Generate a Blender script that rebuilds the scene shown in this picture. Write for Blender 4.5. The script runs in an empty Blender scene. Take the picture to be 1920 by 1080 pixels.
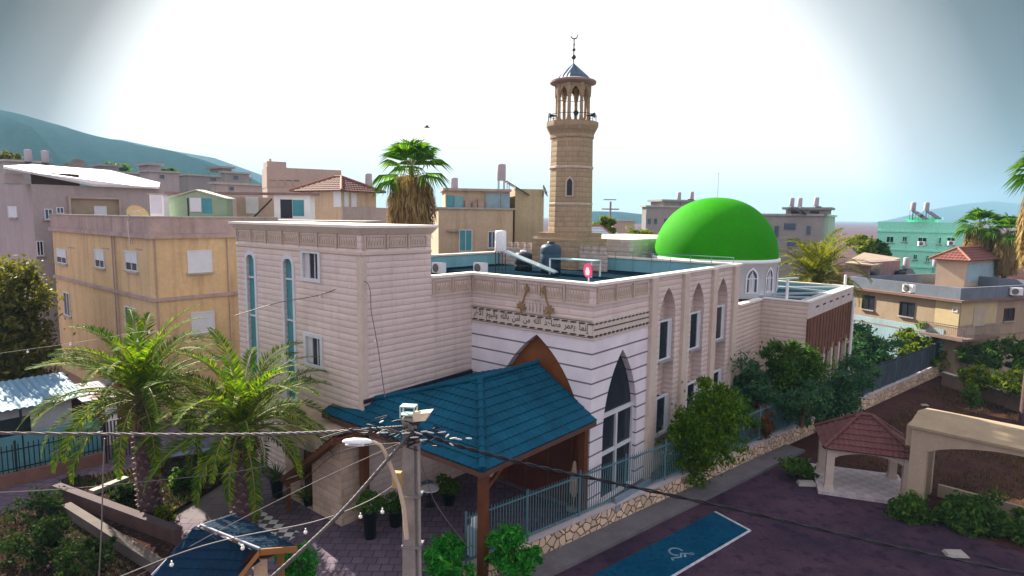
import bpy, math, random
import numpy as np
from math import sin, cos, pi, radians as R, sqrt, atan, atan2, hypot
from mathutils import Vector
from mathutils.geometry import tessellate_polygon
SC = bpy.context.scene
COL = SC.collection
RNG = random.Random(7)
NR = np.random.default_rng(11)

# ------------------------------------------------------------------ camera
FPX, CAMH = 1160.0, 11.5                       # focal length in photo pixels, height over the courtyard
TH, RHO = atan(134/FPX), 0.0123
_h = np.array([1., 0, 0]); _w = np.array([0, sin(TH), cos(TH)]); _f = np.array([0, cos(TH), -sin(TH)])
RC = cos(RHO)*_h + sin(RHO)*_w; UC = cos(RHO)*_w - sin(RHO)*_h
CAM = np.array([0, 0, CAMH])
cd = bpy.data.cameras.new('camera'); cam = bpy.data.objects.new('camera', cd); COL.objects.link(cam)
from mathutils import Matrix
cam.matrix_world = Matrix(((RC[0], UC[0], -_f[0], 0), (RC[1], UC[1], -_f[1], 0), (RC[2], UC[2], -_f[2], CAMH), (0, 0, 0, 1)))
cd.sensor_width = 36; cd.lens = 36*FPX/1920; cd.clip_start = 0.1; cd.clip_end = 20000
SC.camera = cam

# ------------------------------------------------------------------ world, sun, exposure
SUN_AZ, SUN_EL = -40.0, 33.0                   # degrees, azimuth clockwise from straight ahead (+Y)
world = bpy.data.worlds.new('World'); SC.world = world; world.use_nodes = True
nt = world.node_tree; nt.nodes.clear()
out = nt.nodes.new('ShaderNodeOutputWorld'); bg = nt.nodes.new('ShaderNodeBackground')
sky = nt.nodes.new('ShaderNodeTexSky'); sky.sky_type = 'NISHITA'; sky.sun_disc = False
sky.sun_elevation = R(SUN_EL); sky.sun_rotation = R(SUN_AZ)
sky.dust_density = 4.0; sky.air_density = 1.2; sky.ozone_density = 2.0
bg.inputs['Strength'].default_value = 0.05
# hazy air ahead, not centred on the sun: a broad white glow, falling to grey blue sky at both sides
geo = nt.nodes.new('ShaderNodeTexCoord')
def wdot(az, el):
    n = nt.nodes.new('ShaderNodeVectorMath'); n.operation = 'DOT_PRODUCT'; nt.links.new(geo.outputs['Generated'], n.inputs[0])
    n.inputs[1].default_value = (sin(R(az))*cos(R(el)), cos(R(az))*cos(R(el)), sin(R(el))); return n.outputs['Value']
def wramp(val, *stops):
    n = nt.nodes.new('ShaderNodeValToRGB'); nt.links.new(val, n.inputs[0]); e = n.color_ramp.elements
    while len(e) < len(stops): e.new(.5)
    for k, (p_, c_) in enumerate(stops): e[k].position = p_; e[k].color = (*c_, 1)
    return n.outputs[0]
glow = wdot(0, -6); side = wdot(90, 0)
skl = wramp(glow, (.20, (.285, .272, .305)), (.55, (.20, .195, .21)), (.695, (.006, .005, .0045)), (.735, (.012, .011, .010)), (.78, (.085, .081, .078)), (.825, (.34, .34, .335)))  # stops below the dark band: brighter sky added behind to fill the facades
skr = wramp(glow, (.20, (.285, .272, .305)), (.55, (.20, .195, .21)), (.70, (.010, .017, .019)), (.765, (.050, .060, .064)), (.825, (.18, .19, .195)), (.862, (.34, .34, .335)))
lr = wramp(side, (.0, (0, 0, 0)), (.35, (1, 1, 1)))
mx_ = nt.nodes.new('ShaderNodeMix'); mx_.data_type = 'RGBA'; nt.links.new(lr, mx_.inputs[0]); nt.links.new(skl, mx_.inputs[6]); nt.links.new(skr, mx_.inputs[7])
bg2 = nt.nodes.new('ShaderNodeBackground'); nt.links.new(mx_.outputs[2], bg2.inputs[0]); bg2.inputs['Strength'].default_value = 1.0
adds = nt.nodes.new('ShaderNodeMixShader'); adds.inputs[0].default_value = .988
nt.links.new(sky.outputs[0], bg.inputs[0]); nt.links.new(bg.outputs[0], adds.inputs[1]); nt.links.new(bg2.outputs[0], adds.inputs[2]); nt.links.new(adds.outputs[0], out.inputs[0])
sd = bpy.data.lights.new('sun', 'SUN'); sd.energy = 4.6; sd.angle = R(0.6); sd.color = (1, .90, .74)
sun = bpy.data.objects.new('sun', sd); COL.objects.link(sun)
_sv = Vector((sin(R(SUN_AZ))*cos(R(SUN_EL)), cos(R(SUN_AZ))*cos(R(SUN_EL)), sin(R(SUN_EL))))
sun.rotation_euler = _sv.to_track_quat('Z', 'Y').to_euler(); sun.location = _sv*200
SC.view_settings.view_transform = 'Standard'; SC.view_settings.look = 'None'
SC.view_settings.exposure = 1.9; SC.view_settings.gamma = 1.0
SC.render.engine = 'CYCLES'
SC.cycles.max_bounces = 6; SC.cycles.diffuse_bounces = 3; SC.cycles.glossy_bounces = 2
SC.cycles.transmission_bounces = 3; SC.cycles.transparent_max_bounces = 6; SC.cycles.volume_bounces = 0
SC.cycles.use_denoising = True
try: SC.cycles.denoiser = 'OPENIMAGEDENOISE'
except Exception: pass

# ------------------------------------------------------------------ pixel of the photo -> point of the place
def ray(x, y): return RC*(x-960)/FPX - UC*(y-540)/FPX + _f
def gp(x, y, z=0.0):
    d = ray(x, y); return CAM + d*(z-CAMH)/d[2]
def at(x, y, Y):
    d = ray(x, y); return CAM + d*Y/d[1]
class Frame:
    """a place with its own axes: x along rot, z up"""
    def __init__(s, o, rot):
        s.o = np.array(o, float); s.rot = rot; a = R(rot)
        s.x = np.array([cos(a), sin(a), 0]); s.y = np.array([-sin(a), cos(a), 0])
    def loc(s, p): q = np.asarray(p)-s.o; return np.array([q@s.x, q@s.y, q[2]])
    def wor(s, a, b, c=0): return s.o + s.x*a + s.y*b + np.array([0, 0, c])
    def onL(s, px, py, y0=0.0):                # on the face that looks along -y: (x, z)
        d = ray(px, py); t = (y0-(CAM-s.o)@s.y)/(d@s.y); q = s.loc(CAM+d*t); return q[0], q[2]
    def onR(s, px, py, x0=0.0):                # on the face that looks along +x: (y, z)
        d = ray(px, py); t = (x0-(CAM-s.o)@s.x)/(d@s.x); q = s.loc(CAM+d*t); return q[1], q[2]
    def onZ(s, px, py, z): return s.loc(gp(px, py, z+s.o[2]))
    def reach(s, p, d, px):                    # how far from p along d until column px
        k = (px-960)/FPX; q = np.asarray(p)-CAM; d = np.asarray(d)
        return (k*(q@_f)-q@RC)/(d@RC-k*(d@_f))

# ------------------------------------------------------------------ mesh builder
def fL(y0=0.0): return lambda s, t, d: (s, y0-d, t)
def fR(x0=0.0): return lambda s, t, d: (x0+d, s, t)
class MB:
    def __init__(s): s.v = []; s.f = []; s.sm = []
    def add(s, vs, fs, smooth=False):
        o = len(s.v); s.v.extend([tuple(map(float, p)) for p in vs])
        for f in fs: s.f.append(tuple(i+o for i in f)); s.sm.append(smooth)
        return s
    def box(s, x0, x1, y0, y1, z0, z1):
        return s.add([(x0, y0, z0), (x1, y0, z0), (x1, y1, z0), (x0, y1, z0), (x0, y0, z1), (x1, y0, z1), (x1, y1, z1), (x0, y1, z1)],
                     [(3, 2, 1, 0), (4, 5, 6, 7), (0, 1, 5, 4), (1, 2, 6, 5), (2, 3, 7, 6), (3, 0, 4, 7)])
    def hexa(s, b, t):                         # bottom quad, top quad
        return s.add(list(b)+list(t), [(3, 2, 1, 0), (4, 5, 6, 7), (0, 1, 5, 4), (1, 2, 6, 5), (2, 3, 7, 6), (3, 0, 4, 7)])
    def fbox(s, fn, s0, s1, t0, t1, d0, d1):
        return s.hexa([fn(s0, t0, d0), fn(s1, t0, d0), fn(s1, t0, d1), fn(s0, t0, d1)], [fn(s0, t1, d0), fn(s1, t1, d0), fn(s1, t1, d1), fn(s0, t1, d1)])
    def beam(s, a, b, w, h):                   # box from a to b, w wide, h tall (top at a, b)
        a = np.array(a, float); b = np.array(b, float); d = b-a; n = np.array([-d[1], d[0], 0]); L = hypot(n[0], n[1])
        n = n/L*w/2 if L > 1e-6 else np.array([w/2, 0, 0]); dz = np.array([0, 0, h])
        return s.hexa([a-n-dz, b-n-dz, b+n-dz, a+n-dz], [a-n, b-n, b+n, a+n])
    def prism(s, poly, fn, d0, d1):
        n = len(poly); tri = tessellate_polygon([[Vector((p[0], p[1], 0)) for p in poly]])
        vs = [fn(p[0], p[1], d0) for p in poly]+[fn(p[0], p[1], d1) for p in poly]
        fs = [tuple(t) for t in tri]+[tuple(i+n for i in t[::-1]) for t in tri]+[(i, (i+1) % n, (i+1) % n+n, i+n) for i in range(n)]
        return s.add(vs, fs)
    def wall(s, outer, holes, fn, depth):      # a face with openings and their reveals
        loops = [outer]+holes; flat = [p for l in loops for p in l]
        tri = tessellate_polygon([[Vector((p[0], p[1], 0)) for p in l] for l in loops])
        s.add([fn(p[0], p[1], 0) for p in flat], [tuple(t) for t in tri])
        for h in holes:
            n = len(h)
            s.add([fn(p[0], p[1], 0) for p in h]+[fn(p[0], p[1], -depth) for p in h], [(i, (i+1) % n, (i+1) % n+n, i+n) for i in range(n)])
        return s
    def poly(s, pts): return s.add(pts, [tuple(range(len(pts)))])
    def tube(s, pts, r, n=6, smooth=True, cap=True):
        P = [np.array(p, float) for p in pts]; m = len(P); rs = r if hasattr(r, '__len__') else [r]*m
        vs = []; up = np.array([0, 0, 1.])
        for i in range(m):
            d = P[min(i+1, m-1)]-P[max(i-1, 0)]; L = np.linalg.norm(d); d = d/L if L > 1e-9 else np.array([0, 0, 1.])
            a = np.cross(d, up if abs(d[2]) < .95 else np.array([1., 0, 0])); a /= np.linalg.norm(a); b = np.cross(d, a)
            for k in range(n):
                t = 2*pi*k/n; vs.append(P[i]+(a*cos(t)+b*sin(t))*rs[i])
        fs = [(i*n+k, i*n+(k+1) % n, (i+1)*n+(k+1) % n, (i+1)*n+k) for i in range(m-1) for k in range(n)]
        s.add(vs, fs, smooth)
        if cap: s.add([vs[k] for k in range(n)], [tuple(range(n))]); s.add(vs[-n:], [tuple(range(n))[::-1]])
        return s
    def lathe(s, prof, c=(0, 0, 0), n=24, smooth=True, a0=0.0):
        vs = [(c[0]+r*cos(a0+2*pi*k/n), c[1]+r*sin(a0+2*pi*k/n), c[2]+z) for r, z in prof for k in range(n)]
        fs = [(i*n+k, i*n+(k+1) % n, (i+1)*n+(k+1) % n, (i+1)*n+k) for i in range(len(prof)-1) for k in range(n)]
        return s.add(vs, fs, smooth)
    def cyl(s, c, r, z0, z1, n=16):
        return s.lathe([(0.001, z0), (r, z0), (r, z1), (0.001, z1)], (c[0], c[1], 0), n, False)
    def blob(s, c, rx, ry=None, rz=None, n=10):
        ry = ry or rx; rz = rz or rx
        vs = [(c[0]+rx*sin(pi*i/n)*cos(2*pi*k/(2*n)), c[1]+ry*sin(pi*i/n)*sin(2*pi*k/(2*n)), c[2]+rz*cos(pi*i/n)) for i in range(n+1) for k in range(2*n)]
        return s.add(vs, [(i*2*n+k, i*2*n+(k+1) % (2*n), (i+1)*2*n+(k+1) % (2*n), (i+1)*2*n+k) for i in range(n) for k in range(2*n)], True)
    def build(s, name, m, parent=None, uv=True):
        me = bpy.data.meshes.new(name); me.from_pydata(s.v, [], s.f); me.update()
        if any(s.sm): me.polygons.foreach_set('use_smooth', s.sm)
        if uv and len(me.polygons):
            nl = len(me.loops); li = np.empty(nl, np.int32); me.loops.foreach_get('vertex_index', li)
            co = np.array(s.v)[li]; nr = np.empty(len(me.polygons)*3); me.polygons.foreach_get('normal', nr); nr = nr.reshape(-1, 3)
            tot = np.empty(len(me.polygons), np.int32); me.polygons.foreach_get('loop_total', tot); nn = np.repeat(nr, tot, 0)
            L = np.maximum(np.hypot(nn[:, 0], nn[:, 1]), 1e-6); fl = np.abs(nn[:, 2]) > .8
            sg = np.where(nn[:, 0]+1.1*nn[:, 1] < 0, -1, 1)
            u = np.where(fl, co[:, 0], sg*(-co[:, 0]*nn[:, 1]+co[:, 1]*nn[:, 0])/L)
            v = np.where(fl, co[:, 1], co[:, 2]/np.maximum(L, .3))
            ul = me.uv_layers.new(name='UVMap'); ul.data.foreach_set('uv', np.stack([u, v], 1).ravel().astype(np.float32))
        o = bpy.data.objects.new(name, me); COL.objects.link(o)
        if m: me.materials.append(m)
        if parent: o.parent = parent
        return o
def thing(name, label, cat, loc=(0, 0, 0), rot=0.0, group=None):
    o = bpy.data.objects.new(name, None); COL.objects.link(o); o.empty_display_size = .3
    o.location = tuple(map(float, loc)); o.rotation_euler = (0, 0, R(rot)); o['label'] = label; o['category'] = cat
    if group: o['group'] = group
    return o
def tag(o, label, cat, group=None):
    o['label'] = label; o['category'] = cat
    if group: o['group'] = group
    return o
def setting(o, kind='structure'): o['kind'] = kind; return o
def dup(root, loc, rot=None, label=None):
    r = root.copy(); COL.objects.link(r); r.location = tuple(map(float, loc))
    if rot is not None: r.rotation_euler = (0, 0, R(rot))
    if label: r['label'] = label
    for ch in list(root.children):
        c = ch.copy(); COL.objects.link(c); c.parent = r
        for g in list(ch.children):
            d = g.copy(); COL.objects.link(d); d.parent = c
    return r

# ------------------------------------------------------------------ materials
_M = {}
def _new(name):
    m = bpy.data.materials.new(name); m.use_nodes = True; t = m.node_tree; b = t.nodes['Principled BSDF']; return m, t, b
def N(t, kind, **kw):
    n = t.nodes.new(kind)
    for k, v in kw.items():
        if k in n.inputs: n.inputs[k].default_value = v
        else: setattr(n, k, v)
    return n
def mixc(t, fac, a, b, mode='MIX'):
    n = t.nodes.new('ShaderNodeMix'); n.data_type = 'RGBA'; n.blend_type = mode
    for sock, v in ((n.inputs[0], fac), (n.inputs[6], a), (n.inputs[7], b)):
        if hasattr(v, 'is_linked') or hasattr(v, 'links'): t.links.new(v, sock)
        elif isinstance(v, (int, float)): sock.default_value = v
        else: sock.default_value = (*v[:3], 1)
    return n.outputs[2]
def ramp(t, fac, *stops):
    n = t.nodes.new('ShaderNodeValToRGB'); t.links.new(fac, n.inputs[0]); e = n.color_ramp.elements
    while len(e) < len(stops): e.new(.5)
    for k, (p, c) in enumerate(stops):
        e[k].position = p; e[k].color = (c, c, c, 1) if isinstance(c, (int, float)) else (*c, 1)
    return n.outputs[0]
def sc(c, k): return tuple(max(0., min(1., x*k)) for x in c)
def noise(t, vec, scale, detail=4, rough=.6):
    n = N(t, 'ShaderNodeTexNoise', Scale=scale, Detail=detail, Roughness=rough)
    if vec is not None: t.links.new(vec, n.inputs['Vector'])
    return n.outputs['Fac']
def mapv(t, vec, s):
    n = t.nodes.new('ShaderNodeMapping'); t.links.new(vec, n.inputs['Vector']); n.inputs['Scale'].default_value = s; return n.outputs[0]
def bump(t, b, h, strength, dist=.02):
    n = t.nodes.new('ShaderNodeBump'); n.inputs['Strength'].default_value = strength; n.inputs['Distance'].default_value = dist
    t.links.new(h, n.inputs['Height']); t.links.new(n.outputs[0], b.inputs['Normal'])
def mat(name, col, rough=.85, var=.18, scale=1.5, fine=None, streak=0.0, bmp=.15, metal=0.0, spec=.3):
    """paint, plaster, concrete, metal: mottled, optionally with rain streaks of dirt"""
    if name in _M: return _M[name]
    m, t, b = _new(name); tc = t.nodes.new('ShaderNodeTexCoord').outputs['Object']
    n1 = noise(t, tc, scale, 5); c = mixc(t, ramp(t, n1, (.3, 0.), (.7, 1.)), sc(col, 1-var), sc(col, 1+var))
    n2 = noise(t, tc, (fine or scale*9), 3)
    c = mixc(t, ramp(t, n2, (.35, .5), (.75, 0.)), c, sc(col, .72)) if var > 0 else c
    if streak:
        st = noise(t, mapv(t, tc, (1.5, 1.5, .16)), 1.0, 7, .68)
        c = mixc(t, ramp(t, st, (.5, 0.), (.8, streak)), c, sc((.10, .08, .07), 1))
    t.links.new(c, b.inputs['Base Color'])
    b.inputs['Roughness'].default_value = rough; b.inputs['Metallic'].default_value = metal
    b.inputs['Specular IOR Level'].default_value = spec
    if bmp: bump(t, b, n2, bmp, .01)
    _M[name] = m; return m
def stone(name, col, bw=.8, bh=.3, mortar=None, gap=.012, bmp=.8, var=.16, streak=.25):
    """coursed stone cladding; UVs are metres"""
    m, t, b = _new(name); tx = t.nodes.new('ShaderNodeTexCoord'); uv = tx.outputs['UV']; ob = tx.outputs['Object']
    br = N(t, 'ShaderNodeTexBrick', Scale=1.0); t.links.new(uv, br.inputs['Vector'])
    br.inputs['Brick Width'].default_value = bw; br.inputs['Row Height'].default_value = bh
    br.inputs['Mortar Size'].default_value = gap; br.inputs['Mortar Smooth'].default_value = .3
    br.inputs['Color1'].default_value = (*sc(col, 1-var), 1); br.inputs['Color2'].default_value = (*sc(col, 1+var), 1)
    br.inputs['Mortar'].default_value = (*(mortar or sc(col, .5)), 1)
    n1 = noise(t, ob, .55, 5); c = mixc(t, ramp(t, n1, (.35, 0.), (.7, .45)), br.outputs['Color'], sc(col, .78))
    if streak:
        st = noise(t, mapv(t, ob, (2.2, 2.2, .18)), 1.0, 6, .7)
        c = mixc(t, ramp(t, st, (.5, 0.), (.8, streak)), c, (.16, .12, .10))
    n2 = noise(t, ob, 9, 4)
    t.links.new(c, b.inputs['Base Color']); b.inputs['Roughness'].default_value = .85; b.inputs['Specular IOR Level'].default_value = .25
    sv = t.nodes.new('ShaderNodeSeparateXYZ'); t.links.new(uv, sv.inputs[0])
    def mm(op, a, bb):
        n = t.nodes.new('ShaderNodeMath'); n.operation = op
        for i, x in enumerate((a, bb)):
            if isinstance(x, (int, float)): n.inputs[i].default_value = x
            else: t.links.new(x, n.inputs[i])
        return n.outputs[0]
    fr = mm('FRACT', mm('DIVIDE', sv.outputs[1], bh), 0); bulge = mm('MULTIPLY', mm('MULTIPLY', fr, mm('SUBTRACT', 1.0, fr)), 2.4)
    n3 = noise(t, mapv(t, uv, (2.2, 5, 1)), 2.0, 4, .65)
    hh = mm('ADD', mm('ADD', bulge, mm('MULTIPLY', br.outputs['Fac'], -1.2)), mm('MULTIPLY', mm('ADD', n2, n3), .55))
    bump(t, b, hh, bmp, .035); _M[name] = m; return m
def grooved(name, col, step, dark, w=.09):
    """smooth cladding with a dark groove every `step` metres of height"""
    m, t, b = _new(name); tx = t.nodes.new('ShaderNodeTexCoord'); ob = tx.outputs['Object']
    sp = t.nodes.new('ShaderNodeSeparateXYZ'); t.links.new(ob, sp.inputs[0])
    def mth(op, a, bb):
        n = t.nodes.new('ShaderNodeMath'); n.operation = op
        for i, x in enumerate((a, bb)):
            if isinstance(x, (int, float)): n.inputs[i].default_value = x
            else: t.links.new(x, n.inputs[i])
        return n.outputs[0]
    z = mth('FRACT', mth('DIVIDE', mth('SUBTRACT', sp.outputs[2], 6.95-20*step-.06), step), 0)
    g = mth('LESS_THAN', z, w)
    n1 = noise(t, ob, .8, 5); n2 = noise(t, ob, 12, 3)
    c = mixc(t, ramp(t, n1, (.3, 0.), (.7, 1.)), sc(col, .86), sc(col, 1.08)); c = mixc(t, g, c, dark)
    t.links.new(c, b.inputs['Base Color']); b.inputs['Roughness'].default_value = .6
    h = mth('MULTIPLY_ADD', g, -1.0); bump(t, b, h, .6, .02); _M[name] = m; return m
def rubble(name, col, mortar, scale=2.6):
    m, t, b = _new(name); tx = t.nodes.new('ShaderNodeTexCoord'); uv = tx.outputs['UV']
    wv = t.nodes.new('ShaderNodeVectorMath'); wv.operation = 'ADD'
    nz = N(t, 'ShaderNodeTexNoise', Scale=3.0); t.links.new(uv, nz.inputs['Vector']); s = t.nodes.new('ShaderNodeVectorMath'); s.operation = 'SCALE'; s.inputs['Scale'].default_value = .25
    t.links.new(nz.outputs['Color'], s.inputs[0]); t.links.new(uv, wv.inputs[0]); t.links.new(s.outputs[0], wv.inputs[1])
    v1 = N(t, 'ShaderNodeTexVoronoi', Scale=scale, feature='DISTANCE_TO_EDGE', voronoi_dimensions='2D'); t.links.new(wv.outputs[0], v1.inputs['Vector'])
    v2 = N(t, 'ShaderNodeTexVoronoi', Scale=scale, voronoi_dimensions='2D'); t.links.new(wv.outputs[0], v2.inputs['Vector'])
    hs = t.nodes.new('ShaderNodeSeparateColor'); t.links.new(v2.outputs['Color'], hs.inputs[0])
    c = mixc(t, hs.outputs[0], sc(col, .7), sc(col, 1.25)); c = mixc(t, ramp(t, noise(t, uv, 14), (.4, 0.), (.7, .4)), c, sc(col, .6))
    e = ramp(t, v1.outputs['Distance'], (.03, 1.), (.075, 0.)); c = mixc(t, e, c, mortar)
    t.links.new(c, b.inputs['Base Color']); b.inputs['Roughness'].default_value = .9
    bump(t, b, ramp(t, v1.outputs['Distance'], (.0, 0.), (.12, 1.)), .9, .05); _M[name] = m; return m
def ground(name, c1, c2, scale=.6, c3=None, bmp=.4, rough=.95):
    m, t, b = _new(name); ob = t.nodes.new('ShaderNodeTexCoord').outputs['Object']
    c = mixc(t, ramp(t, noise(t, ob, scale, 6, .65), (.35, 0.), (.65, 1.)), c1, c2)
    if c3: c = mixc(t, ramp(t, noise(t, ob, scale*7, 4), (.52, 0.), (.66, .8)), c, c3)
    n = noise(t, ob, scale*40, 3); c = mixc(t, ramp(t, n, (.3, .35), (.7, 0.)), c, sc(c1, .5))
    t.links.new(c, b.inputs['Base Color']); b.inputs['Roughness'].default_value = rough; b.inputs['Specular IOR Level'].default_value = 0.0; bump(t, b, n, bmp, .02); _M[name] = m; return m
def leafm(name, c1, c2, c3=None, trans=.45, rough=.5):
    m, t, b = _new(name); g = t.nodes.new('ShaderNodeNewGeometry')
    c = ramp(t, g.outputs['Random Per Island'], (0., c1), (.6, c2), (1., c3 or sc(c2, 1.35)))
    ob = t.nodes.new('ShaderNodeTexCoord').outputs['Object']
    c = mixc(t, ramp(t, noise(t, ob, .9, 3), (.4, 0.), (.68, .5)), c, sc(c1, .75))
    t.links.new(c, b.inputs['Base Color']); b.inputs['Roughness'].default_value = rough; b.inputs['Specular IOR Level'].default_value = .08
    tr = t.nodes.new('ShaderNodeBsdfTranslucent'); t.links.new(mixc(t, 1.0, c, (1.0, 1.0, .35), 'MULTIPLY'), tr.inputs[0])
    mx = t.nodes.new('ShaderNodeMixShader'); mx.inputs[0].default_value = trans
    t.links.new(b.outputs[0], mx.inputs[1]); t.links.new(tr.outputs[0], mx.inputs[2]); t.links.new(mx.outputs[0], t.nodes['Material Output'].inputs[0])
    _M[name] = m; return m
def checker(name, a, bcol, size):
    m, t, b = _new(name); uv = t.nodes.new('ShaderNodeTexCoord').outputs['UV']
    ch = N(t, 'ShaderNodeTexChecker', Scale=1/size); t.links.new(uv, ch.inputs['Vector']); ch.inputs[1].default_value = (*a, 1); ch.inputs[2].default_value = (*bcol, 1)
    t.links.new(mixc(t, ramp(t, noise(t, uv, 5), (.4, 0.), (.7, .4)), ch.outputs[0], (.2, .18, .18)), b.inputs['Base Color']); b.inputs['Roughness'].default_value = .6; _M[name] = m; return m
def ribbed(name, col, step, rough=.5, metal=.3, var=.12, depth=.03, dirt=.2):
    """corrugated sheet, ribs running up the slope"""
    m, t, b = _new(name); tx = t.nodes.new('ShaderNodeTexCoord'); uv = tx.outputs['UV']
    w = N(t, 'ShaderNodeTexWave', Scale=1/step/1.0*.314, wave_type='BANDS', bands_direction='X'); t.links.new(uv, w.inputs['Vector'])
    c = mixc(t, ramp(t, noise(t, tx.outputs['Object'], 1.2, 5), (.35, 0.), (.7, 1.)), sc(col, 1-var), sc(col, 1+var))
    c = mixc(t, ramp(t, noise(t, tx.outputs['Object'], 4, 4), (.55, 0.), (.75, dirt)), c, (.12, .07, .05))
    t.links.new(c, b.inputs['Base Color']); b.inputs['Roughness'].default_value = rough; b.inputs['Metallic'].default_value = metal
    bump(t, b, w.outputs['Fac'], 1.0, depth); _M[name] = m; return m
def glass(name, col=(.02, .025, .035), rough=.12):
    m, t, b = _new(name); ob = t.nodes.new('ShaderNodeTexCoord').outputs['Object']
    t.links.new(mixc(t, noise(t, ob, .7, 2), sc(col, .5), sc(col, 1.6)), b.inputs['Base Color']); b.inputs['Roughness'].default_value = rough; b.inputs['Specular IOR Level'].default_value = .2; _M[name] = m; return m

STONE = stone('stone_cladding', (.67, .555, .51), 1.1, .25, var=.05, mortar=(.50, .40, .36), gap=.010, bmp=.7)
STONE_S = stone('stone_cladding_wing', (.60, .485, .42), 1.0, .25, var=.06, mortar=(.42, .33, .31), gap=.010, bmp=.7)
STONE_M = stone('minaret_stone', (.36, .265, .17), .55, .32, bmp=.5, streak=.4)
WHITEST = grooved('white_grooved_cladding', (.74, .70, .73), .575, (.17, .13, .17), .12)
TRIM = mat('trim_stone', (.60, .50, .42), .8, .12, 2)
TRIM2 = mat('frieze_stone', (.50, .40, .32), .85, .15, 3)
COPING = mat('coping_white', (.80, .76, .68), .7, .08, 2)
PARAIN = mat('parapet_inside_blue_shade', (.20, .47, .54), .8, .12, 1.2, streak=.25)  # white parapets; the blue shade inside them is put into the colour
ROOFG = mat('roof_coating', (.008, .022, .036), .95, .35, .7, streak=0, spec=0.0)
WOODD = mat('brown_panel', (.20, .065, .018), .55, .3, 1.2)
WOODP = mat('brown_post', (.12, .040, .016), .55, .25, 3)
DARKRED = mat('dark_red_panel', (.10, .025, .02), .7, .3, 1.5)
PANE = glass('window_pane'); PANE_T = glass('teal_pane', (.05, .22, .26), .15); PANE_B = glass('blue_pane', (.06, .09, .14))
FRAMEW = mat('white_frame', (.62, .64, .68), .5, .06)
LETTER = mat('black_letters', (.015, .013, .015), .6, 0)
BANDM = mat('inscription_marble', (.62, .55, .47), .5, .1, 3)
GOLD = mat('gold_leaf', (.29, .19, .085), .7, .25, 4)
WHITE = mat('white_paint', (.82, .83, .85), .6, .06, 2)
DOMEG = mat('green_dome_paint', (.022, .27, .001), .75, .14, .45, streak=.16, bmp=.05, spec=.06)
TEALT = mat('teal_metal_tile', (.004, .068, .118), .7, .35, .9, metal=.0, spec=.08)
TEALK = mat('dark_blue_tile', (.003, .022, .050), .7, .3, 1.2, spec=.08)
REDT = mat('red_clay_tile', (.125, .048, .046), .8, .28, 2.2, bmp=.3)
IRON = mat('teal_iron', (.10, .22, .25), .5, .15, 3, metal=.2)
IROND = mat('dark_iron', (.02, .025, .03), .5, .2, 3, metal=.2)
CONC = mat('concrete', (.36, .34, .31), .9, .2, 1.3, streak=.3)
CONCL = mat('light_concrete', (.33, .255, .165), .9, .14, 1.5, streak=.2)
CONCD = mat('dark_concrete', (.18, .16, .15), .95, .25, 1.2, streak=.3)
ASPH = ground('asphalt', (.038, .026, .044), (.092, .052, .074), .30, (.028, .021, .038), .5)
DIRT = ground('dry_soil', (.05, .024, .024), (.09, .046, .038), .5, (.035, .018, .018))
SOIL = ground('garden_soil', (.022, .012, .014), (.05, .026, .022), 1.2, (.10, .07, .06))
PLAIN = ground('far_plain', (.13, .075, .10), (.09, .06, .07), .02, (.16, .10, .12))
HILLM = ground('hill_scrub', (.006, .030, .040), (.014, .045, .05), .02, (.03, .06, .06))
PAVER = stone('courtyard_pavers', (.115, .085, .12), .42, .42, (.03, .022, .035), .02, .4, .2, 0)
PLAST = mat('beige_plaster', (.47, .36, .26), .95, .13, .6, streak=.55)
YELP = mat('yellow_plaster', (.60, .43, .24), .95, .13, .5, streak=.55)
GREYP = mat('grey_plaster', (.36, .31, .31), .95, .10, .5, streak=.30)
PINKP = mat('pinkish_plaster', (.42, .32, .28), .95, .10, .5, streak=.25)
OLDC = mat('weathered_parapet', (.40, .30, .28), .95, .2, .8, streak=.6)
BLACKP = mat('black_plastic', (.012, .018, .025), .45, .1, 2)
SOLAR = mat('solar_glass', (.012, .016, .03), .15, .1, 2, bmp=0, spec=.6)
BARK = mat('bark', (.13, .09, .06), .95, .3, 4, bmp=.8)
PALMB = mat('palm_trunk', (.085, .05, .055), .95, .35, 5, bmp=.9)
LEAF_D = leafm('tree_leaves', (.03, .085, .018), (.07, .165, .028), (.15, .26, .04))
LEAF_B = leafm('blue_green_leaves', (.028, .10, .06), (.06, .165, .08), (.13, .24, .08))
LEAF_Y = leafm('yellow_green_leaves', (.07, .12, .01), (.15, .22, .02), (.26, .30, .04))
LEAF_O = leafm('olive_leaves', (.06, .07, .015), (.14, .14, .03), (.24, .22, .04))
LEAF_F = leafm('fresh_leaves', (.01, .14, .02), (.03, .30, .03), (.12, .45, .04))
LEAF_T = leafm('willowy_leaves', (.03, .11, .008), (.10, .22, .014), (.28, .38, .03), .55)
LEAF_DRY = leafm('dry_grass', (.07, .055, .018), (.12, .09, .03), (.17, .14, .05), .3, .9)
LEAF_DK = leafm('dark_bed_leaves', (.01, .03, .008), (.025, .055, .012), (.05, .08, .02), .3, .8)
LEAF_R = leafm('reddish_leaves', (.10, .04, .02), (.17, .07, .03), (.20, .10, .04))
FROND = leafm('date_frond', (.035, .11, .012), (.11, .22, .012), (.34, .36, .02), .55, .75)
FRONDY = leafm('yellow_frond', (.08, .11, .01), (.17, .19, .015), (.32, .30, .03), .45, .75)
FANL = leafm('fan_leaf', (.03, .11, .006), (.08, .24, .01), (.22, .38, .02), .5)
DEADL = leafm('dead_fronds', (.20, .12, .05), (.36, .25, .11), (.48, .38, .18), .4, .9)

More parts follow.
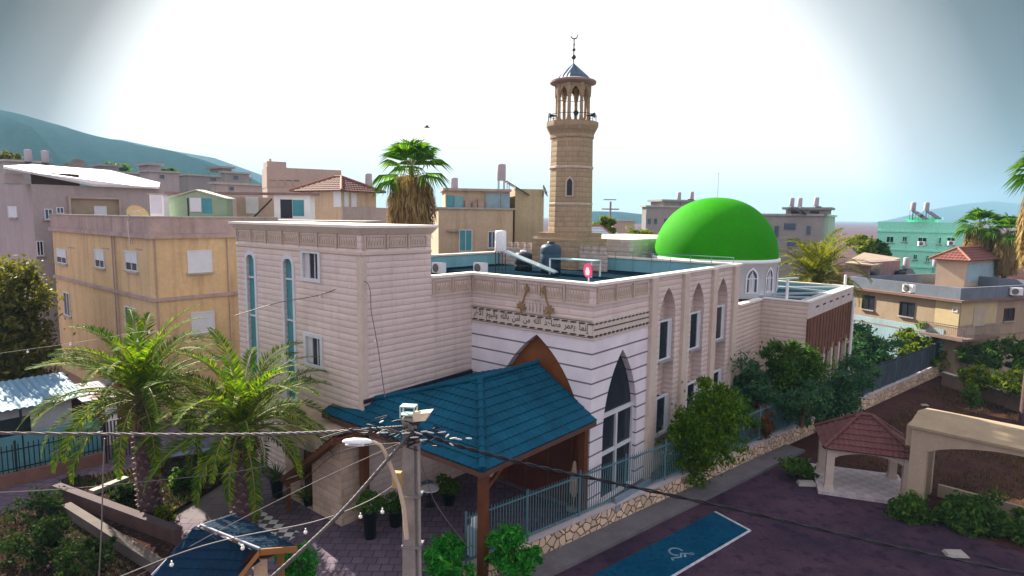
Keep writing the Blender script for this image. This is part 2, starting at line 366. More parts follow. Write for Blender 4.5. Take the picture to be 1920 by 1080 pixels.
# ------------------------------------------------------------------ the setting: ground, street, yard, hills
STZ = -0.6
s1 = np.array([1.26, 20.89]); Ld = np.array([34.82-1.26, 48.68-20.89]); Ld /= np.linalg.norm(Ld); Ln = np.array([Ld[1], -Ld[0]])
def Lp(t, off, z=0.0): p = s1+Ld*t+Ln*off; return np.array([p[0], p[1], z])
LROT = math.degrees(atan2(Ld[1], Ld[0]))
def sheet(name, pts, z, m, thick=None):
    mb = MB(); n = len(pts); tri = tessellate_polygon([[Vector((p[0], p[1], 0)) for p in pts]])
    mb.add([(p[0], p[1], z) for p in pts], [tuple(t) for t in tri])
    if thick: mb.add([(p[0], p[1], z) for p in pts]+[(p[0], p[1], z-thick) for p in pts], [(i, (i+1) % n, (i+1) % n+n, i+n) for i in range(n)])
    return setting(mb.build(name, m))
sheet('ground', [(-6000, -300), (6000, -300), (6000, 9000), (-6000, 9000)], STZ-.012, PLAIN)
sheet('dirt_field', [(-120, -40), (160, -40), (160, 170), (-120, 170)], STZ-.008, DIRT)
sheet('road', [Lp(-40, 1.0)[:2], Lp(-40, 40)[:2], Lp(12, 40)[:2], Lp(14.2, 9.2)[:2], Lp(17.0, 2.4)[:2], Lp(16.5, 1.0)[:2]], STZ-.004, ASPH)
sheet('courtyard', [Lp(-3.6, -.30)[:2], Lp(46, -.30)[:2], (38, 150), (-110, 150), (-110, 6), (-1.6, 6)], 0.0, PAVER, .6)
sheet('sidewalk', [Lp(-12, .02)[:2], Lp(-12, 1.05)[:2], Lp(17.6, 1.05)[:2], Lp(17.6, .02)[:2]], STZ+.13, mat('sidewalk_concrete', (.13, .12, .13), .95, .3, 1.0, streak=0), .16)
sheet('dirt_lot', [gp(-300, 640)[:2], gp(150, 640)[:2], gp(240, 740)[:2], gp(-300, 800)[:2]], .006, ground('pinkish_dirt', (.24, .16, .13), (.34, .23, .19), .6, (.16, .10, .09)))
rg = np.random.default_rng(3)
for k in range(7):
    c = Lp(rg.uniform(-8, 10), rg.uniform(4.2, 9)); n = 11; rr = rg.uniform(.25, .8)
    sheet('road_patch', [(c[0]+rr*rg.uniform(.7, 1.2)*cos(2*pi*i/n), c[1]+.7*rr*rg.uniform(.7, 1.2)*sin(2*pi*i/n)) for i in range(n)], STZ-.002+k*.0003, ground('old_patch', (.014, .011, .02), (.03, .02, .032), .9, None, .3) if k % 2 else ground('pale_patch', (.075, .045, .06), (.055, .035, .05), .9, None, .3))
# parking bay with its painted outline and the access symbol
BW = 1.66; bx0, bx1 = 1.85, 1.85+1.75
sheet('parking_bay', [Lp(-7, bx0)[:2], Lp(-7, bx1)[:2], Lp(7.65, bx1)[:2], Lp(7.95, bx0)[:2]], STZ+.001, ground('bay_paint', (.004, .048, .10), (.008, .07, .13), .7, (.004, .032, .07), .3, .8))
mb = MB()
for a, b in (((-7, bx1), (7.65, bx1)), ((7.65, bx1), (7.95, bx0))):
    p, q = Lp(a[0], a[1]), Lp(b[0], b[1]); d = (q-p)/np.linalg.norm(q-p); n = np.array([-d[1], d[0], 0])*.055
    mb.poly([tuple((v+np.array([0, 0, STZ+.006]))) for v in (p-n, q-n, q+n, p+n)])
setting(mb.build('bay_outline', mat('road_paint', (.44, .44, .48), .8, .4, 6)))
mb = MB(); cs = gp(1270, 1037, STZ)
def sym(pts, w=.055):
    for (x0, y0), (x1, y1) in zip(pts[:-1], pts[1:]):
        d = np.array([x1-x0, y1-y0]); d = d/max(np.linalg.norm(d), 1e-6); n = np.array([-d[1], d[0]])*w
        c = [np.array([x0, y0])-d*.02-n, np.array([x1, y1])+d*.02-n, np.array([x1, y1])+d*.02+n, np.array([x0, y0])-d*.02+n]
        mb.poly([(cs[0]+p[1]*.72-p[0]*.1, cs[1]-p[0]*.72-p[1]*.06, STZ+.006) for p in c])
sym([(.34*cos(R(a))-.12, .34*sin(R(a))-.05) for a in range(110, 371, 20)])
sym([(.0, .60), (.02, .18), (.36, .14), (.52, -.34), (.70, -.28)]); sym([(.02, .36), (.34, .34)])
sym([(.0+.07*cos(R(a)), .72+.07*sin(R(a))) for a in range(0, 361, 45)])
setting(mb.build('access_symbol', mat('worn_paint', (.17, .27, .36), .8, .5, 9)))

def hill(name, prof, Y, depth, m, seed, rows=26):
    xs = [p[0] for p in prof]; ys = [p[1] for p in prof]; mb = MB(); px = np.linspace(xs[0], xs[-1], 90); r = np.random.default_rng(seed)
    ph = r.uniform(0, 6, 12); vs = []
    for j in range(rows):
        f = j/(rows-6)
        for x in px:
            top = at(x, np.interp(x, xs, ys), Y); s = min(1, f); g = s*s*(3-2*s)*.5+s*.5
            z = (top[2]+6)*g - 6 if f <= 1 else top[2]-(f-1)*.6*top[2]
            p = at(x, 500, Y-depth+depth*f)
            w = sum(sin(x*.012*(k+1)*1.3+f*7*(k % 3+1)+ph[k])/(k+1) for k in range(8))
            vs.append((p[0], p[1], z+w*top[2]*.035*(1-abs(2*s-1))*1.6))
    n = len(px); mb.add(vs, [(j*n+i, j*n+i+1, (j+1)*n+i+1, (j+1)*n+i) for j in range(rows-1) for i in range(n-1)], True)
    return setting(mb.build(name, m))
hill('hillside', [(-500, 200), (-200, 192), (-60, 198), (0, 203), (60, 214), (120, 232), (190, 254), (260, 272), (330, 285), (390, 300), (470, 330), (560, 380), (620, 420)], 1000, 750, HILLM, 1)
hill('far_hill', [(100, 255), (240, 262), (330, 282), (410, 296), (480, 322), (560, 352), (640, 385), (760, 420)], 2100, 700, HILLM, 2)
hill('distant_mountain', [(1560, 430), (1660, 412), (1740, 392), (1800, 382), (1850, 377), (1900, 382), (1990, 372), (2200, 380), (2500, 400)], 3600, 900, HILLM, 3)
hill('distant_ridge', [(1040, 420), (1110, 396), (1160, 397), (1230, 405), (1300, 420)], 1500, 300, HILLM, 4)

# ------------------------------------------------------------------ the mosque
K = gp(1102, 965, 0); F = Frame(K, -40)
mosque = thing('mosque', 'large stone mosque with green dome on a white drum, pointed arches and a stair tower', 'mosque', K, -40)
def arch(c, w, z0, zs, za, n=10):
    """pointed arch outline: centre, half width, sill, springing, apex"""
    h = za-zs; r = (h*h+w*w)/(2*w); ang = math.asin(min(1, h/r)); L = []; Rr = []
    for k in range(n+1):
        a = ang*k/n; Rr.append((c+w-r+r*cos(a), zs+r*sin(a))); L.append((c-w+r-r*cos(a), zs+r*sin(a)))
    return [(c-w, z0), (c+w, z0)]+Rr+L[::-1][1:]
def rect(a, b, c, d): return [(a, c), (b, c), (b, d), (a, d)]
CW, TL, TT = -6.29, -15.75, 11.1               # portal width, tower far edge, tower height
fC, fD = fL(0), fR(0)
ARC = arch(-2.66, 2.33, .02, 2.5, 6.78, 14); LAN = arch(2.28, 1.36, .12, 3.0, 6.2, 12)
mb = MB().wall(rect(CW, 0, 0, 6.95), [ARC], fC, .35).wall(rect(0, 4.42, 0, 6.95), [LAN], fD, .3); mb.build('portal_wall', WHITEST, mosque)
mb = MB().wall(rect(CW, 0, 6.95, 9.0), [], fC, 0).wall(rect(0, 4.42, 6.95, 9.0), [], fD, 0); mb.build('upper_wall', STONE, mosque)
o = MB().prism(ARC, fC, -.36, -.33).build('entrance_panel', WOODD, mosque); o['label'] = 'orange brown panel filling the pointed entrance arch'
mb = MB().fbox(fC, -4.4, -.95, .03, 3.55, -.30, -.26).build('entrance_door', DARKRED, mosque)
mb = MB()
for a in (-4.45, -3.3, -2.1, -.95): mb.fbox(fC, a-.05, a+.05, .03, 3.6, -.27, -.2)
mb.fbox(fC, -4.5, -.9, 3.55, 3.7, -.27, -.2); mb.build('door_frame', WOODP, mosque)
win = MB().prism(LAN, fD, -.31, -.27).build('arched_window', PANE, mosque)
mb = MB()
for a, b, c, d in ((.92, 3.64, 3.52, 3.68), (.92, 3.64, 1.95, 2.08), (2.22, 2.34, .12, 3.52), (.9, 1.0, .1, 3.5), (3.56, 3.66, .1, 3.5)): mb.fbox(fD, a, b, c, d, -.26, -.16)
mb.build('frame', FRAMEW, win)
# side wall with three tall niches between pilasters
PIL = [4.42, 7.62, 11.05, 13.95]
for px, k in ((1228, 0), (1293, 1), (1337, 2), (1383, 3)): pass
NC = [6.25, 9.5, 12.65]
holes = [arch(c, .78, .6, 7.0, 8.4, 8) for c in NC]
mb = MB().wall(rect(4.42, 15.05, 0, 9.0), holes, fD, .5); mb.build('side_wall', STONE, mosque)
o = MB()
for c in NC: o.fbox(fD, c-.85, c+.85, .55, 8.45, -.54, -.503)
o.build('niche_back', STONE_S, mosque)
for a in PIL:
    MB().fbox(fD, a, a+.55, 0, 8.95, .0, .16).build('pilaster', TRIM, mosque)
for c in NC:
    for z0, z1 in ((5.15, 6.85), (1.7, 3.3)):
        fr = MB()
        for a, b, e, g in ((c-.62, c-.55, z0, z1), (c+.55, c+.62, z0, z1), (c-.62, c+.62, z1, z1+.07), (c-.62, c+.62, z0-.07, z0), (c+.25, c+.32, z0, z1)): fr.fbox(fD, a, b, e, g, -.20, -.08)
        w = fr.build('window', FRAMEW, mosque)
        MB().fbox(fD, c-.55, c+.25, z0, z1, -.495, -.12).build('pane', PANE, w)
        MB().fbox(fD, c+.32, c+.55, z0, z1, -.495, -.11).build('shutter', mat('light_shutter', (.55, .56, .60), .6, .08), w)
        MB().fbox(fD, c-.72, c+.72, z0-.16, z0-.075, -.49, .05).build('sill', mat('grey_sill', (.30, .28, .30), .8, .1), w)
    mb = MB().prism([(c-.3, 7.25), (c+.2, 7.25), (c-.05, 7.8)], fD, -.503, -.47); mb.build('niche_ornament', mat('pink_relief', (.50, .30, .26), .8, .15), mosque)
# core of the building, its roofs and parapets
mb = MB().box(-16.6, -.545, .375, 14.98, 0, 8.18); mb.build('roof', ROOFG, mosque)
mb = MB().box(-16.6, -6.3, -2.40, .37, 0, 8.18); mb.build('stair_block', STONE_S, mosque)
def coping(mb, a, b, z0, z1, w0, w1, axis):
    if axis == 'x': mb.box(a, b, w0, w1, z0, z1)
    else: mb.box(w0, w1, a, b, z0, z1)
PAR = MB()
PAR.box(CW+.003, -.002, .003, .26, 8.18, 8.94); PAR.box(-.26, -.003, .263, 4.42, 8.18, 8.94).box(-.26, -.003, 4.423, 15.04, 8.46, 8.94); PAR.box(-9.0, -.263, 14.79, 15.04, 8.18, 8.94)
PAR.box(-16.6, -16.35, -2.40, 15.0, 8.183, 8.94); PAR.box(CW-.26, CW-.003, -2.39, .26, 8.183, 8.94)
PAR.build('parapet', PARAIN, mosque)
mb = MB(); mb.wall(rect(-2.41, 0, 4.2, 9.0), [], fR(CW), 0); mb.build('return_wall', STONE, mosque)
mb = MB().box(CW-.34, .10, -.10, .30, 8.95, 9.06).box(-.34, .10, .303, 15.15, 8.95, 9.06).box(-9.0, -.343, 14.72, 15.15, 8.95, 9.06).box(-16.7, -16.28, -2.4, 15.1, 8.95, 9.06).box(CW-.34, CW+.10, -2.40, -.103, 8.95, 9.06)
mb.build('coping', COPING, mosque)
def frieze(mb, fn, s0, s1, z0, z1, n, d=.035):
    w = (s1-s0)/n
    for k in range(n):
        a, b = s0+k*w+.10, s0+(k+1)*w-.10
        for q in ((a, b, z0, z0+.05), (a, b, z1-.05, z1), (a, a+.06, z0+.05, z1-.05), (b-.06, b, z0+.05, z1-.05)): mb.fbox(fn, *q, .0, d)
        m = max(2, int((b-a)/.16))
        for j in range(m):
            c = a+.09+(b-a-.18)*(j+.5)/m
            mb.prism([(c-.055, z0+.08), (c+.055, z0+.08), (c+.055, z0+.2), (c, z1-.09), (c-.055, z0+.2)], fn, .0, d*.7)
        mb.fbox(fn, s0+k*w-.05, s0+k*w+.05, z0-.05, z1+.05, 0, d+.03)
mb = MB(); frieze(mb, fC, CW+.1, -.1, 8.32, 8.82, 5); frieze(mb, fD, .25, 4.3, 8.32, 8.82, 3); frieze(mb, fR(CW), -2.3, -.1, 8.32, 8.82, 2)
mb.build('frieze', TRIM2, mosque)
mb = MB().fbox(fC, CW, .04, 8.18, 8.27, 0, .045).fbox(fD, 0, 4.42, 8.18, 8.27, .0, .045).fbox(fC, CW, .0, 7.62, 7.68, 0, .05).fbox(fC, CW, .05, 6.90, 6.96, 0, .055).fbox(fD, 0.0, 4.42, 6.90, 6.96, 0, .055)
mb.fbox(fR(CW), -2.4, -.02, 8.18, 8.27, 0, .045); mb.build('string_course', TRIM, mosque)
# inscription
band = MB().fbox(fC, CW+.02, -.02, 6.97, 7.60, 0, .03).build('inscription_band', BANDM, mosque)
mb = MB()
k = 0; a = CW+.06
while a < -.1:
    for z in (7.50, 7.03):
        mb.prism([(a, z), (a+.05, z-.03), (a+.25, z-.02), (a+.34, z+.015), (a+.25, z+.045), (a+.05, z+.035)], fC, .031, .045)
    a += .40
mb.fbox(fC, CW+.03, -.03, 7.565, 7.585, .031, .04); mb.fbox(fC, CW+.03, -.03, 6.975, 6.99, .031, .04)
mb.build('border_ornament', mat('border_paint', (.075, .05, .05), .7, .1), band)
WORDS = ['\uFE87\uFEE7\uFEE4\uFE8E', '\uFEF3\uFECC\uFEE4\uFEAE', '\uFEE3\uFEB4\uFE8E\uFE9F\uFEAA', '\uFE8D\uFEDF\uFEE0\uFEEA', '\uFEE3\uFEE6', '\uFE81\uFEE3\uFEE6',
         '\uFE91\uFE8E\uFEDF\uFEE0\uFEEA', '\uFEED\uFE8D\uFEDF\uFEF4\uFEEE\uFEE1', '\uFE8D\uFEF5\uFEA7\uFEAE']
def letters(txt):
    cu = bpy.data.curves.new('lettering', 'FONT'); cu.body = txt; cu.size = 1; cu.offset = .014; ob = bpy.data.objects.new('lettering', cu); COL.objects.link(ob)
    me = bpy.data.meshes.new_from_object(ob.evaluated_get(bpy.context.evaluated_depsgraph_get())); bpy.data.objects.remove(ob)
    vs = np.array([v.co[:] for v in me.vertices]); fs = [tuple(p.vertices) for p in me.polygons]; bpy.data.meshes.remove(me); return vs, fs
try:
    vs, fs = letters('  '.join(w[::-1] for w in WORDS[::-1]))
    x0, x1 = vs[:, 0].min(), vs[:, 0].max(); kx = (-CW-.30)/(x1-x0); z0, z1 = vs[:, 1].min(), vs[:, 1].max(); kz = .45/(z1-z0)
    mb = MB().add([(CW+.15+(v[0]-x0)*kx, -.034, 7.075+(v[1]-z0)*kz) for v in vs], fs); mb.build('lettering', LETTER, band, uv=False)
except Exception as e: print('lettering failed', e)
band2 = MB().fbox(fD, .02, 4.40, 6.97, 7.60, 0, .03).build('inscription_band', BANDM, mosque)
mb = MB(); a = .08
while a < 4.2:
    mb.prism([(a, 7.03), (a+.05, 6.99), (a+.2, 7.0), (a+.27, 7.04), (a+.2, 7.08), (a+.05, 7.08)], fD, .031, .045)
    mb.prism([(a, 7.50), (a+.05, 7.47), (a+.2, 7.48), (a+.27, 7.515), (a+.2, 7.54), (a+.05, 7.535)], fD, .031, .045); a += .31
mb.fbox(fD, .05, 4.38, 7.26, 7.31, .031, .04); mb.build('border_ornament', _M['border_paint'], band2)
# emblem over the entrance: pale relief between two gilded leaf clusters
mb = MB()
c0 = -2.72
for j, (dx, zz, ww) in enumerate(((-.36, 7.35, .11), (-.18, 7.4, .09), (.0, 7.36, .10), (.18, 7.42, .09), (.36, 7.34, .11))): mb.prism([(c0+dx-ww/2, 7.63), (c0+dx+ww/2, 7.63), (c0+dx+ww/2, zz+.55), (c0+dx, zz+.72), (c0+dx-ww/2, zz+.55)], fC, .03, .055)
mb.prism([(c0+.30*cos(t), 8.30+.12*sin(t)) for t in np.linspace(0, 2*pi, 16)[:-1]], fC, .03, .06)
emb = mb.build('emblem', mat('pale_relief', (.58, .49, .43), .6, .12, 5), mosque)
mb = MB()
def leafstar(cx, cz, r, sgn):
    for k in range(7):
        a = pi/2+sgn*.25+(k-3)*.62; d = np.array([cos(a), sin(a)]); n = np.array([-d[1], d[0]])*r*.17
        P = [np.array([cx, cz])-n*.5, np.array([cx, cz])+d*r*.55-n, np.array([cx, cz])+d*r, np.array([cx, cz])+d*r*.55+n]
        mb.prism([tuple(p) for p in P], fC, .05, .11)
    mb.fbox(fC, cx-.03, cx+.03, cz-.5*r/.28*.6, cz, .05, .09)
for sgn in (-1, 1):
    leafstar(c0+sgn*.72, 7.80, .28, sgn)
    pts = [(c0+sgn*(.70-.25*sin(t*1.5)), 7.9+.9*t) for t in np.linspace(0, 1, 8)]
    for (xa, za), (xb, zb) in zip(pts[:-1], pts[1:]): mb.prism([(xa-.025, za), (xa+.025, za), (xb+.025, zb), (xb-.025, zb)], fC, .04, .09)
    leafstar(c0+sgn*.42, 8.6, .14, sgn)
mb.build('gilded_leaves', GOLD, emb)
# stair tower
fA = fL(-5.84); fB = fR(CW)
SLIT1 = arch(-14.45, .34, 4.2, 9.35, 9.66, 6); SLIT2 = arch(-11.30, .34, 2.6, 9.35, 9.64, 6)
TW1 = rect(-10.12, -9.05, 8.95, 9.95); TW2 = rect(-10.05, -9.03, 5.40, 6.60)
mb = MB().wall(rect(TL, CW, 0, TT-.02), [SLIT1, SLIT2, TW1, TW2], fA, .12).wall(rect(-5.84, -2.41, 0, TT-.02), [], fB, 0)
mb.add([(TL, -5.84, 0), (TL, -2.41, 0), (TL, -2.41, TT-.02), (TL, -5.84, TT-.02)], [(0, 1, 2, 3)]); mb.add([(TL, -2.41, 0), (CW, -2.41, 0), (CW, -2.41, TT-.02), (TL, -2.41, TT-.02)], [(0, 1, 2, 3)])
mb.build('tower_wall', STONE, mosque)
MB().box(TL+.01, CW-.01, -5.60, -2.42, .01, TT-.35).build('tower_roof', ROOFG, mosque)
for S, (cx, zb) in ((SLIT1, (-14.45, 4.2)), (SLIT2, (-11.3, 2.6))):
    mb = MB(); io = arch(cx, .50, zb-.1, 9.35, 9.84, 6); mb.wall(io, [S], lambda s, t, d: fA(s, t, .04+d), .04)
    n = len(io); mb.add([fA(p[0], p[1], .04) for p in io]+[fA(p[0], p[1], 0) for p in io], [(i, (i+1) % n, (i+1) % n+n, i+n) for i in range(n)])
    z = zb+.9
    while z < 9.2: mb.fbox(fA, cx-.3, cx+.3, z, z+.07, -.095, -.04); z += 1.75
    w = mb.build('slit_window', FRAMEW, mosque)
    MB().prism(S, fA, -.13, -.10).build('pane', PANE_T, w)
for a, b, c, d in ((-10.12, -9.05, 8.95, 9.95), (-10.05, -9.03, 5.45, 6.55)):
    mb = MB()
    for q in ((a-.16, a, c-.14, d+.14), (b, b+.16, c-.14, d+.14), (a, b, d, d+.14), (a, b, c-.14, c)): mb.fbox(fA, *q, 0, .05)
    mb.fbox(fA, a+.70, a+.75, c, d, -.08, -.05)
    w = mb.build('window', FRAMEW, mosque); MB().fbox(fA, a, a+.36, c, d, -.12, -.05).build('shutter', _M['light_shutter'], w); MB().fbox(fA, a+.36, b, c, d, -.13, -.085).build('pane', PANE, w)
mb = MB(); frieze(mb, fA, TL+.15, CW-.15, 10.28, 10.72, 7, .04); frieze(mb, fB, -5.7, -2.55, 10.28, 10.72, 3, .04); mb.build('frieze', TRIM2, mosque)
mb = MB().fbox(fA, TL, CW, 10.02, 10.12, 0, .05).fbox(fB, -5.84, -2.41, 10.02, 10.12, .0, .05)
mb.hexa([(TL-.03, -5.87, 10.78), (CW+.03, -5.87, 10.78), (CW+.03, -2.38, 10.78), (TL-.03, -2.38, 10.78)], [(TL-.2, -6.04, 11.02), (CW+.2, -6.04, 11.02), (CW+.2, -2.21, 11.02), (TL-.2, -2.21, 11.02)])
mb.build('cornice', TRIM, mosque)
MB().box(TL-.22, CW+.22, -6.06, -2.19, 11.022, 11.12).build('tower_coping', COPING, mosque)
MB().fbox(fB, -5.84, -5.6, 0.02, 10.0, .0, .02).fbox(fA, CW-.24, CW+.02, 0.02, 10.0, 0, .02).build('corner_quoin', TRIM, mosque)
# vestibule beside the tower
mb = MB().wall(rect(-10.2, CW-.05, 0, 3.55), [rect(-9.15, -8.25, .03, 2.35)], fL(-6.85), .25).wall(rect(-6.85, -5.85, 0, 3.55), [], fR(CW-.05), 0)
mb.add([(-10.2, -6.85, 0), (-10.2, -5.85, 0), (-10.2, -5.85, 3.55), (-10.2, -6.85, 3.55)], [(0, 1, 2, 3)]); mb.add([(-10.2, -6.85, 3.55), (CW-.05, -6.85, 3.55), (CW-.05, -5.85, 3.55), (-10.2, -5.85, 3.55)], [(0, 1, 2, 3)])
mb.build('vestibule_wall', stone('vestibule_stone', (.50, .38, .29), .5, .28, gap=.008, bmp=.4), mosque)
MB().fbox(fL(-6.85), -9.15, -8.25, .03, 2.35, -.27, -.22).build('vestibule_door', mat('maroon_door', (.07, .02, .018), .6, .2), mosque)
# dome
dcx, dcy, DZ = -4.1, 21.5, 9.0
mb = MB(); dr = 4.02; nS = 16
mb.lathe([(dr, 5.5), (dr, 8.72), (dr+.12, 8.75), (dr+.12, 8.98), (dr-.1, 9.0)], (dcx, dcy, 0), 64); mb.build('drum', WHITE, mosque)
prof = [(4.02*cos(t)**.93, 3.95*sin(t)) for t in np.linspace(0, pi/2-.02, 28)]+[(.01, 3.96)]
MB().lathe([(r, z+8.99) for r, z in prof], (dcx, dcy, 0), 72).build('dome', DOMEG, mosque)
for k in range(nS):
    a = 2*pi*k/nS+.2; fn = lambda s, t, d, a=a: (dcx+(dr+d)*cos(a+s/dr), dcy+(dr+d)*sin(a+s/dr), t)
    w = MB().prism(arch(0, .36, 7.0, 7.85, 8.4, 5), fn, -.03, .006).build('drum_window', PANE_B, mosque)
    mb = MB(); oo = arch(0, .46, 6.9, 7.85, 8.55, 5); ii = arch(0, .36, 7.0, 7.85, 8.4, 5); mb.wall(oo, [ii], lambda s, t, d, fn=fn: fn(s, t, .04+d), .04)
    mb.fbox(fn, -.02, .02, 7.0, 8.3, .007, .03); mb.fbox(fn, -.36, .36, 7.82, 7.87, .007, .025); mb.build('frame', WHITE, w)
MB().tube([(dcx, dcy, 12.9), (dcx, dcy, 14.6)], .018, 5).tube([(dcx-.5, dcy, 14.5), (dcx+.3, dcy, 14.6)], .01, 4).build('dome_finial', mat('pale_metal', (.6, .6, .6), .4, .05, metal=.5), mosque)
# prayer hall behind: raised block left of the drum, low wing right of it
MB().box(-16.5, -8.35, 17.3, 31, 0, 10.05).build('hall_block', stone('hall_stone', (.56, .50, .45), .6, .28, gap=.008, bmp=.3), mosque)
mb = MB().box(-8.34, -.01, 15.06, 31, 0, 6.2); mb.build('hall_roof', ROOFG, mosque)
yW = 18.96
mb = MB().wall(rect(15.06, yW, 0, 6.62), [], fR(0), 0).wall(rect(0, 2.64, 0, 6.72), [], fL(yW), 0)
mb.build('wing_wall', STONE_S, mosque)
MB().box(.02, 2.12, yW+.02, 30.6, 0, 6.2).build('wing_roof', ROOFG, mosque)
mb = MB().box(-.3, .08, 15.2, yW+.05, 6.62, 6.74).box(.083, 2.70, yW-.06, yW+.24, 6.72, 6.80).box(2.40, 2.72, yW+.243, 30.7, 6.70, 6.80).box(-8.3, 2.397, 30.4, 30.7, 6.70, 6.80)
mb.build('wing_coping', COPING, mosque)
MB().box(.0, 2.40, yW+.01, yW+.2, 6.2, 6.718).box(-8.3, 2.4, 30.42, 30.62, 6.2, 6.70).build('wing_parapet', PARAIN, mosque)
mb = MB().fbox(fR(2.64), yW, 30.6, 5.75, 6.70, 0, .05)
mb.build('wing_fascia', mat('fascia_paint', (.58, .52, .50), .8, .1, 2, streak=.4), mosque)
mb = MB(); 
for k in range(6): mb.fbox(fR(2.64), yW+1.6+k*1.65, yW+2.3+k*1.65, 6.25, 6.36, .051, .058)
mb.build('drain_slot', LETTER, mosque)
mb = MB().fbox(fR(2.64), yW+.2, 30.5, 3.3, 5.75, -.06, .0)
for k in range(30): mb.fbox(fR(2.64), yW+.22+k*.377, yW+.50+k*.377, 3.2-.12*(k % 3), 5.745, .001, .06+.02*(k % 2))
mb.build('awning_panel', mat('brown_cladding', (.155, .062, .035), .8, .35, 1.5, streak=.5), mosque)
MB().fbox(fR(2.64), yW+.1, 30.4, .0, 3.25, -.5, -.2).build('wing_recess', DARKRED, mosque)
for k in range(6):
    MB().fbox(fR(2.64), yW+.25+k*2.0, yW+.65+k*2.0, 0, 3.45, -.19, .06).build('wing_column', TRIM, mosque)
MB().tube([(2.95, 29.6, 0), (2.95, 29.6, 6.0)], .10, 8).build('corner_post', WHITE, mosque)

# ------------------------------------------------------------------ minaret
MY = 41.5; mp = at(1068, 445, MY); mz = lambda y: at(1072, y, MY)[2]; mw = lambda w: w/FPX*MY
minaret = thing('minaret', 'tall stone minaret with open lantern, blue pointed cap and crescent finial', 'minaret', (mp[0], mp[1], 0), -40)
A8 = pi/8
zb, zs_, zc0, zc1 = mz(440), mz(262), mz(252), mz(231)
MB().box(-mw(50), mw(50), -mw(50), mw(50), 0, mz(447)).box(-mw(43), mw(43), -mw(43), mw(43), mz(447), mz(436)).build('plinth', STONE_M, minaret)
MB().lathe([(mw(41.5), mz(436)), (mw(39), zs_), (mw(41), zs_+.05), (mw(41), zs_+.25), (mw(42), zc0), (mw(47.5), zc1-.35), (mw(48.5), zc1-.3), (mw(48.5), zc1), (.01, zc1)], n=12, smooth=False, a0=A8).build('shaft', STONE_M, minaret)
mb = MB()
for z in (mz(318), mz(385)): mb.lathe([(mw(40.6), z), (mw(41.6), z+.03), (mw(41.4), z+.14), (mw(40.2), z+.17)], n=12, smooth=False, a0=A8)
mb.build('string_course', TRIM2, minaret)
va = math.degrees(atan2(mp[1], mp[0]))+40+180       # towards the viewer, in the minaret's own axes
fm = lambda s, t, d: ((mw(37.6)+d)*cos(R(va))-s*sin(R(va)), (mw(37.6)+d)*sin(R(va))+s*cos(R(va)), t)
w = MB().prism(arch(-.08, .17, mz(368), mz(345), mz(337), 5), fm, .0, .1).build('window', PANE, minaret)
mb = MB().wall(arch(-.08, .27, mz(370), mz(345), mz(333), 5), [arch(-.08, .17, mz(368), mz(345), mz(337), 5)], lambda s, t, d: fm(s, t, d+.14), .14); mb.build('frame', TRIM2, w)
zr = mz(160)
for k in range(8):
    a = A8+pi/4*k; c = (mw(29)*cos(a), mw(29)*sin(a))
    MB().lathe([(.17, zc1), (.17, zc1+.2), (.12, zc1+.25), (.105, zr-.85), (.15, zr-.75), (.17, zr-.6), (.17, zr)], (c[0], c[1], 0), 10).build('column', STONE_M, minaret)
mb = MB()
for k in range(8):
    a = A8+pi/4*k; p = np.array([cos(a), sin(a)])*mw(29); q = np.array([cos(a+pi/4), sin(a+pi/4)])*mw(29); L = np.linalg.norm(q-p); d = (q-p)/L; n = np.array([d[1], -d[0]])
    ar = arch(L/2, L/2-.12, zr-.85, zr-.75, zr-.2, 5)
    mb.wall([(0, zr-.85), (L, zr-.85), (L, zr), (0, zr)][:0] or [(0, zr-.86), (0, zr), (L, zr), (L, zr-.86)], [ar], lambda s, t, e, p=p, d=d, n=n: (p[0]+d[0]*s+n[0]*(e+.08), p[1]+d[1]*s+n[1]*(e+.08), t), .16)
mb.build('arcade', STONE_M, minaret)
MB().lathe([(mw(30), zr-.02), (mw(34), zr), (mw(42), zr+.1), (mw(42), zr+.22), (mw(32), zr+.34), (.01, zr+.35)], n=24, smooth=False).build('eave', mat('eave_paint', (.28, .20, .19), .8, .15), minaret)
MB().lathe([(mw(32), zr+.34), (mw(27), zr+.55), (.04, mz(119)), (.01, mz(118))], n=8, smooth=False, a0=A8).build('cap', ribbed('cap_metal', (.02, .075, .12), .3, .4, .3), minaret)
zt = mz(119); mb = MB().tube([(0, 0, zt-.1), (0, 0, mz(72))], .035, 6).blob((0, 0, mz(107)), .15, n=6).blob((0, 0, mz(93)), .11, n=6).blob((0, 0, mz(83)), .07, n=6)
th = np.linspace(-.9, pi+.5, 12); mb.tube([(.22*cos(t)*cos(.8), .22*cos(t)*sin(.8), mz(72)+.18-.20*sin(t)) for t in th], [.01+.035*sin(pi*i/11) for i in range(12)], 5)
mb.build('finial', mat('finial_bronze', (.08, .055, .04), .4, .2, metal=.6), minaret)
for k, a in enumerate((va+62, va+8, va-68)):
    c, s_ = cos(R(a)), sin(R(a)); r0 = mw(36)
    MB().tube([(r0*c, r0*s_, zc1), (r0*c, r0*s_, zc1+.35)], .03, 5).tube([((r0-.2)*c, (r0-.2)*s_, zc1+.4), (r0*c, r0*s_, zc1+.4), ((r0+.12)*c, (r0+.12)*s_, zc1+.4), ((r0+.32)*c, (r0+.32)*s_, zc1+.4)], [.05, .06, .09, .17], 10).build('loudspeaker', BLACKP, minaret)
mb = MB()
for k in range(28):
    a = 2*pi*k/28; mb.tube([(mw(44)*cos(a), mw(44)*sin(a), zc1), (mw(44)*cos(a), mw(44)*sin(a), zc1+.45)], .015, 4)
mb.tube([(mw(44)*cos(t), mw(44)*sin(t), zc1+.45) for t in np.linspace(0, 2*pi, 29)], .02, 4); mb.build('balcony_railing', IROND, minaret)
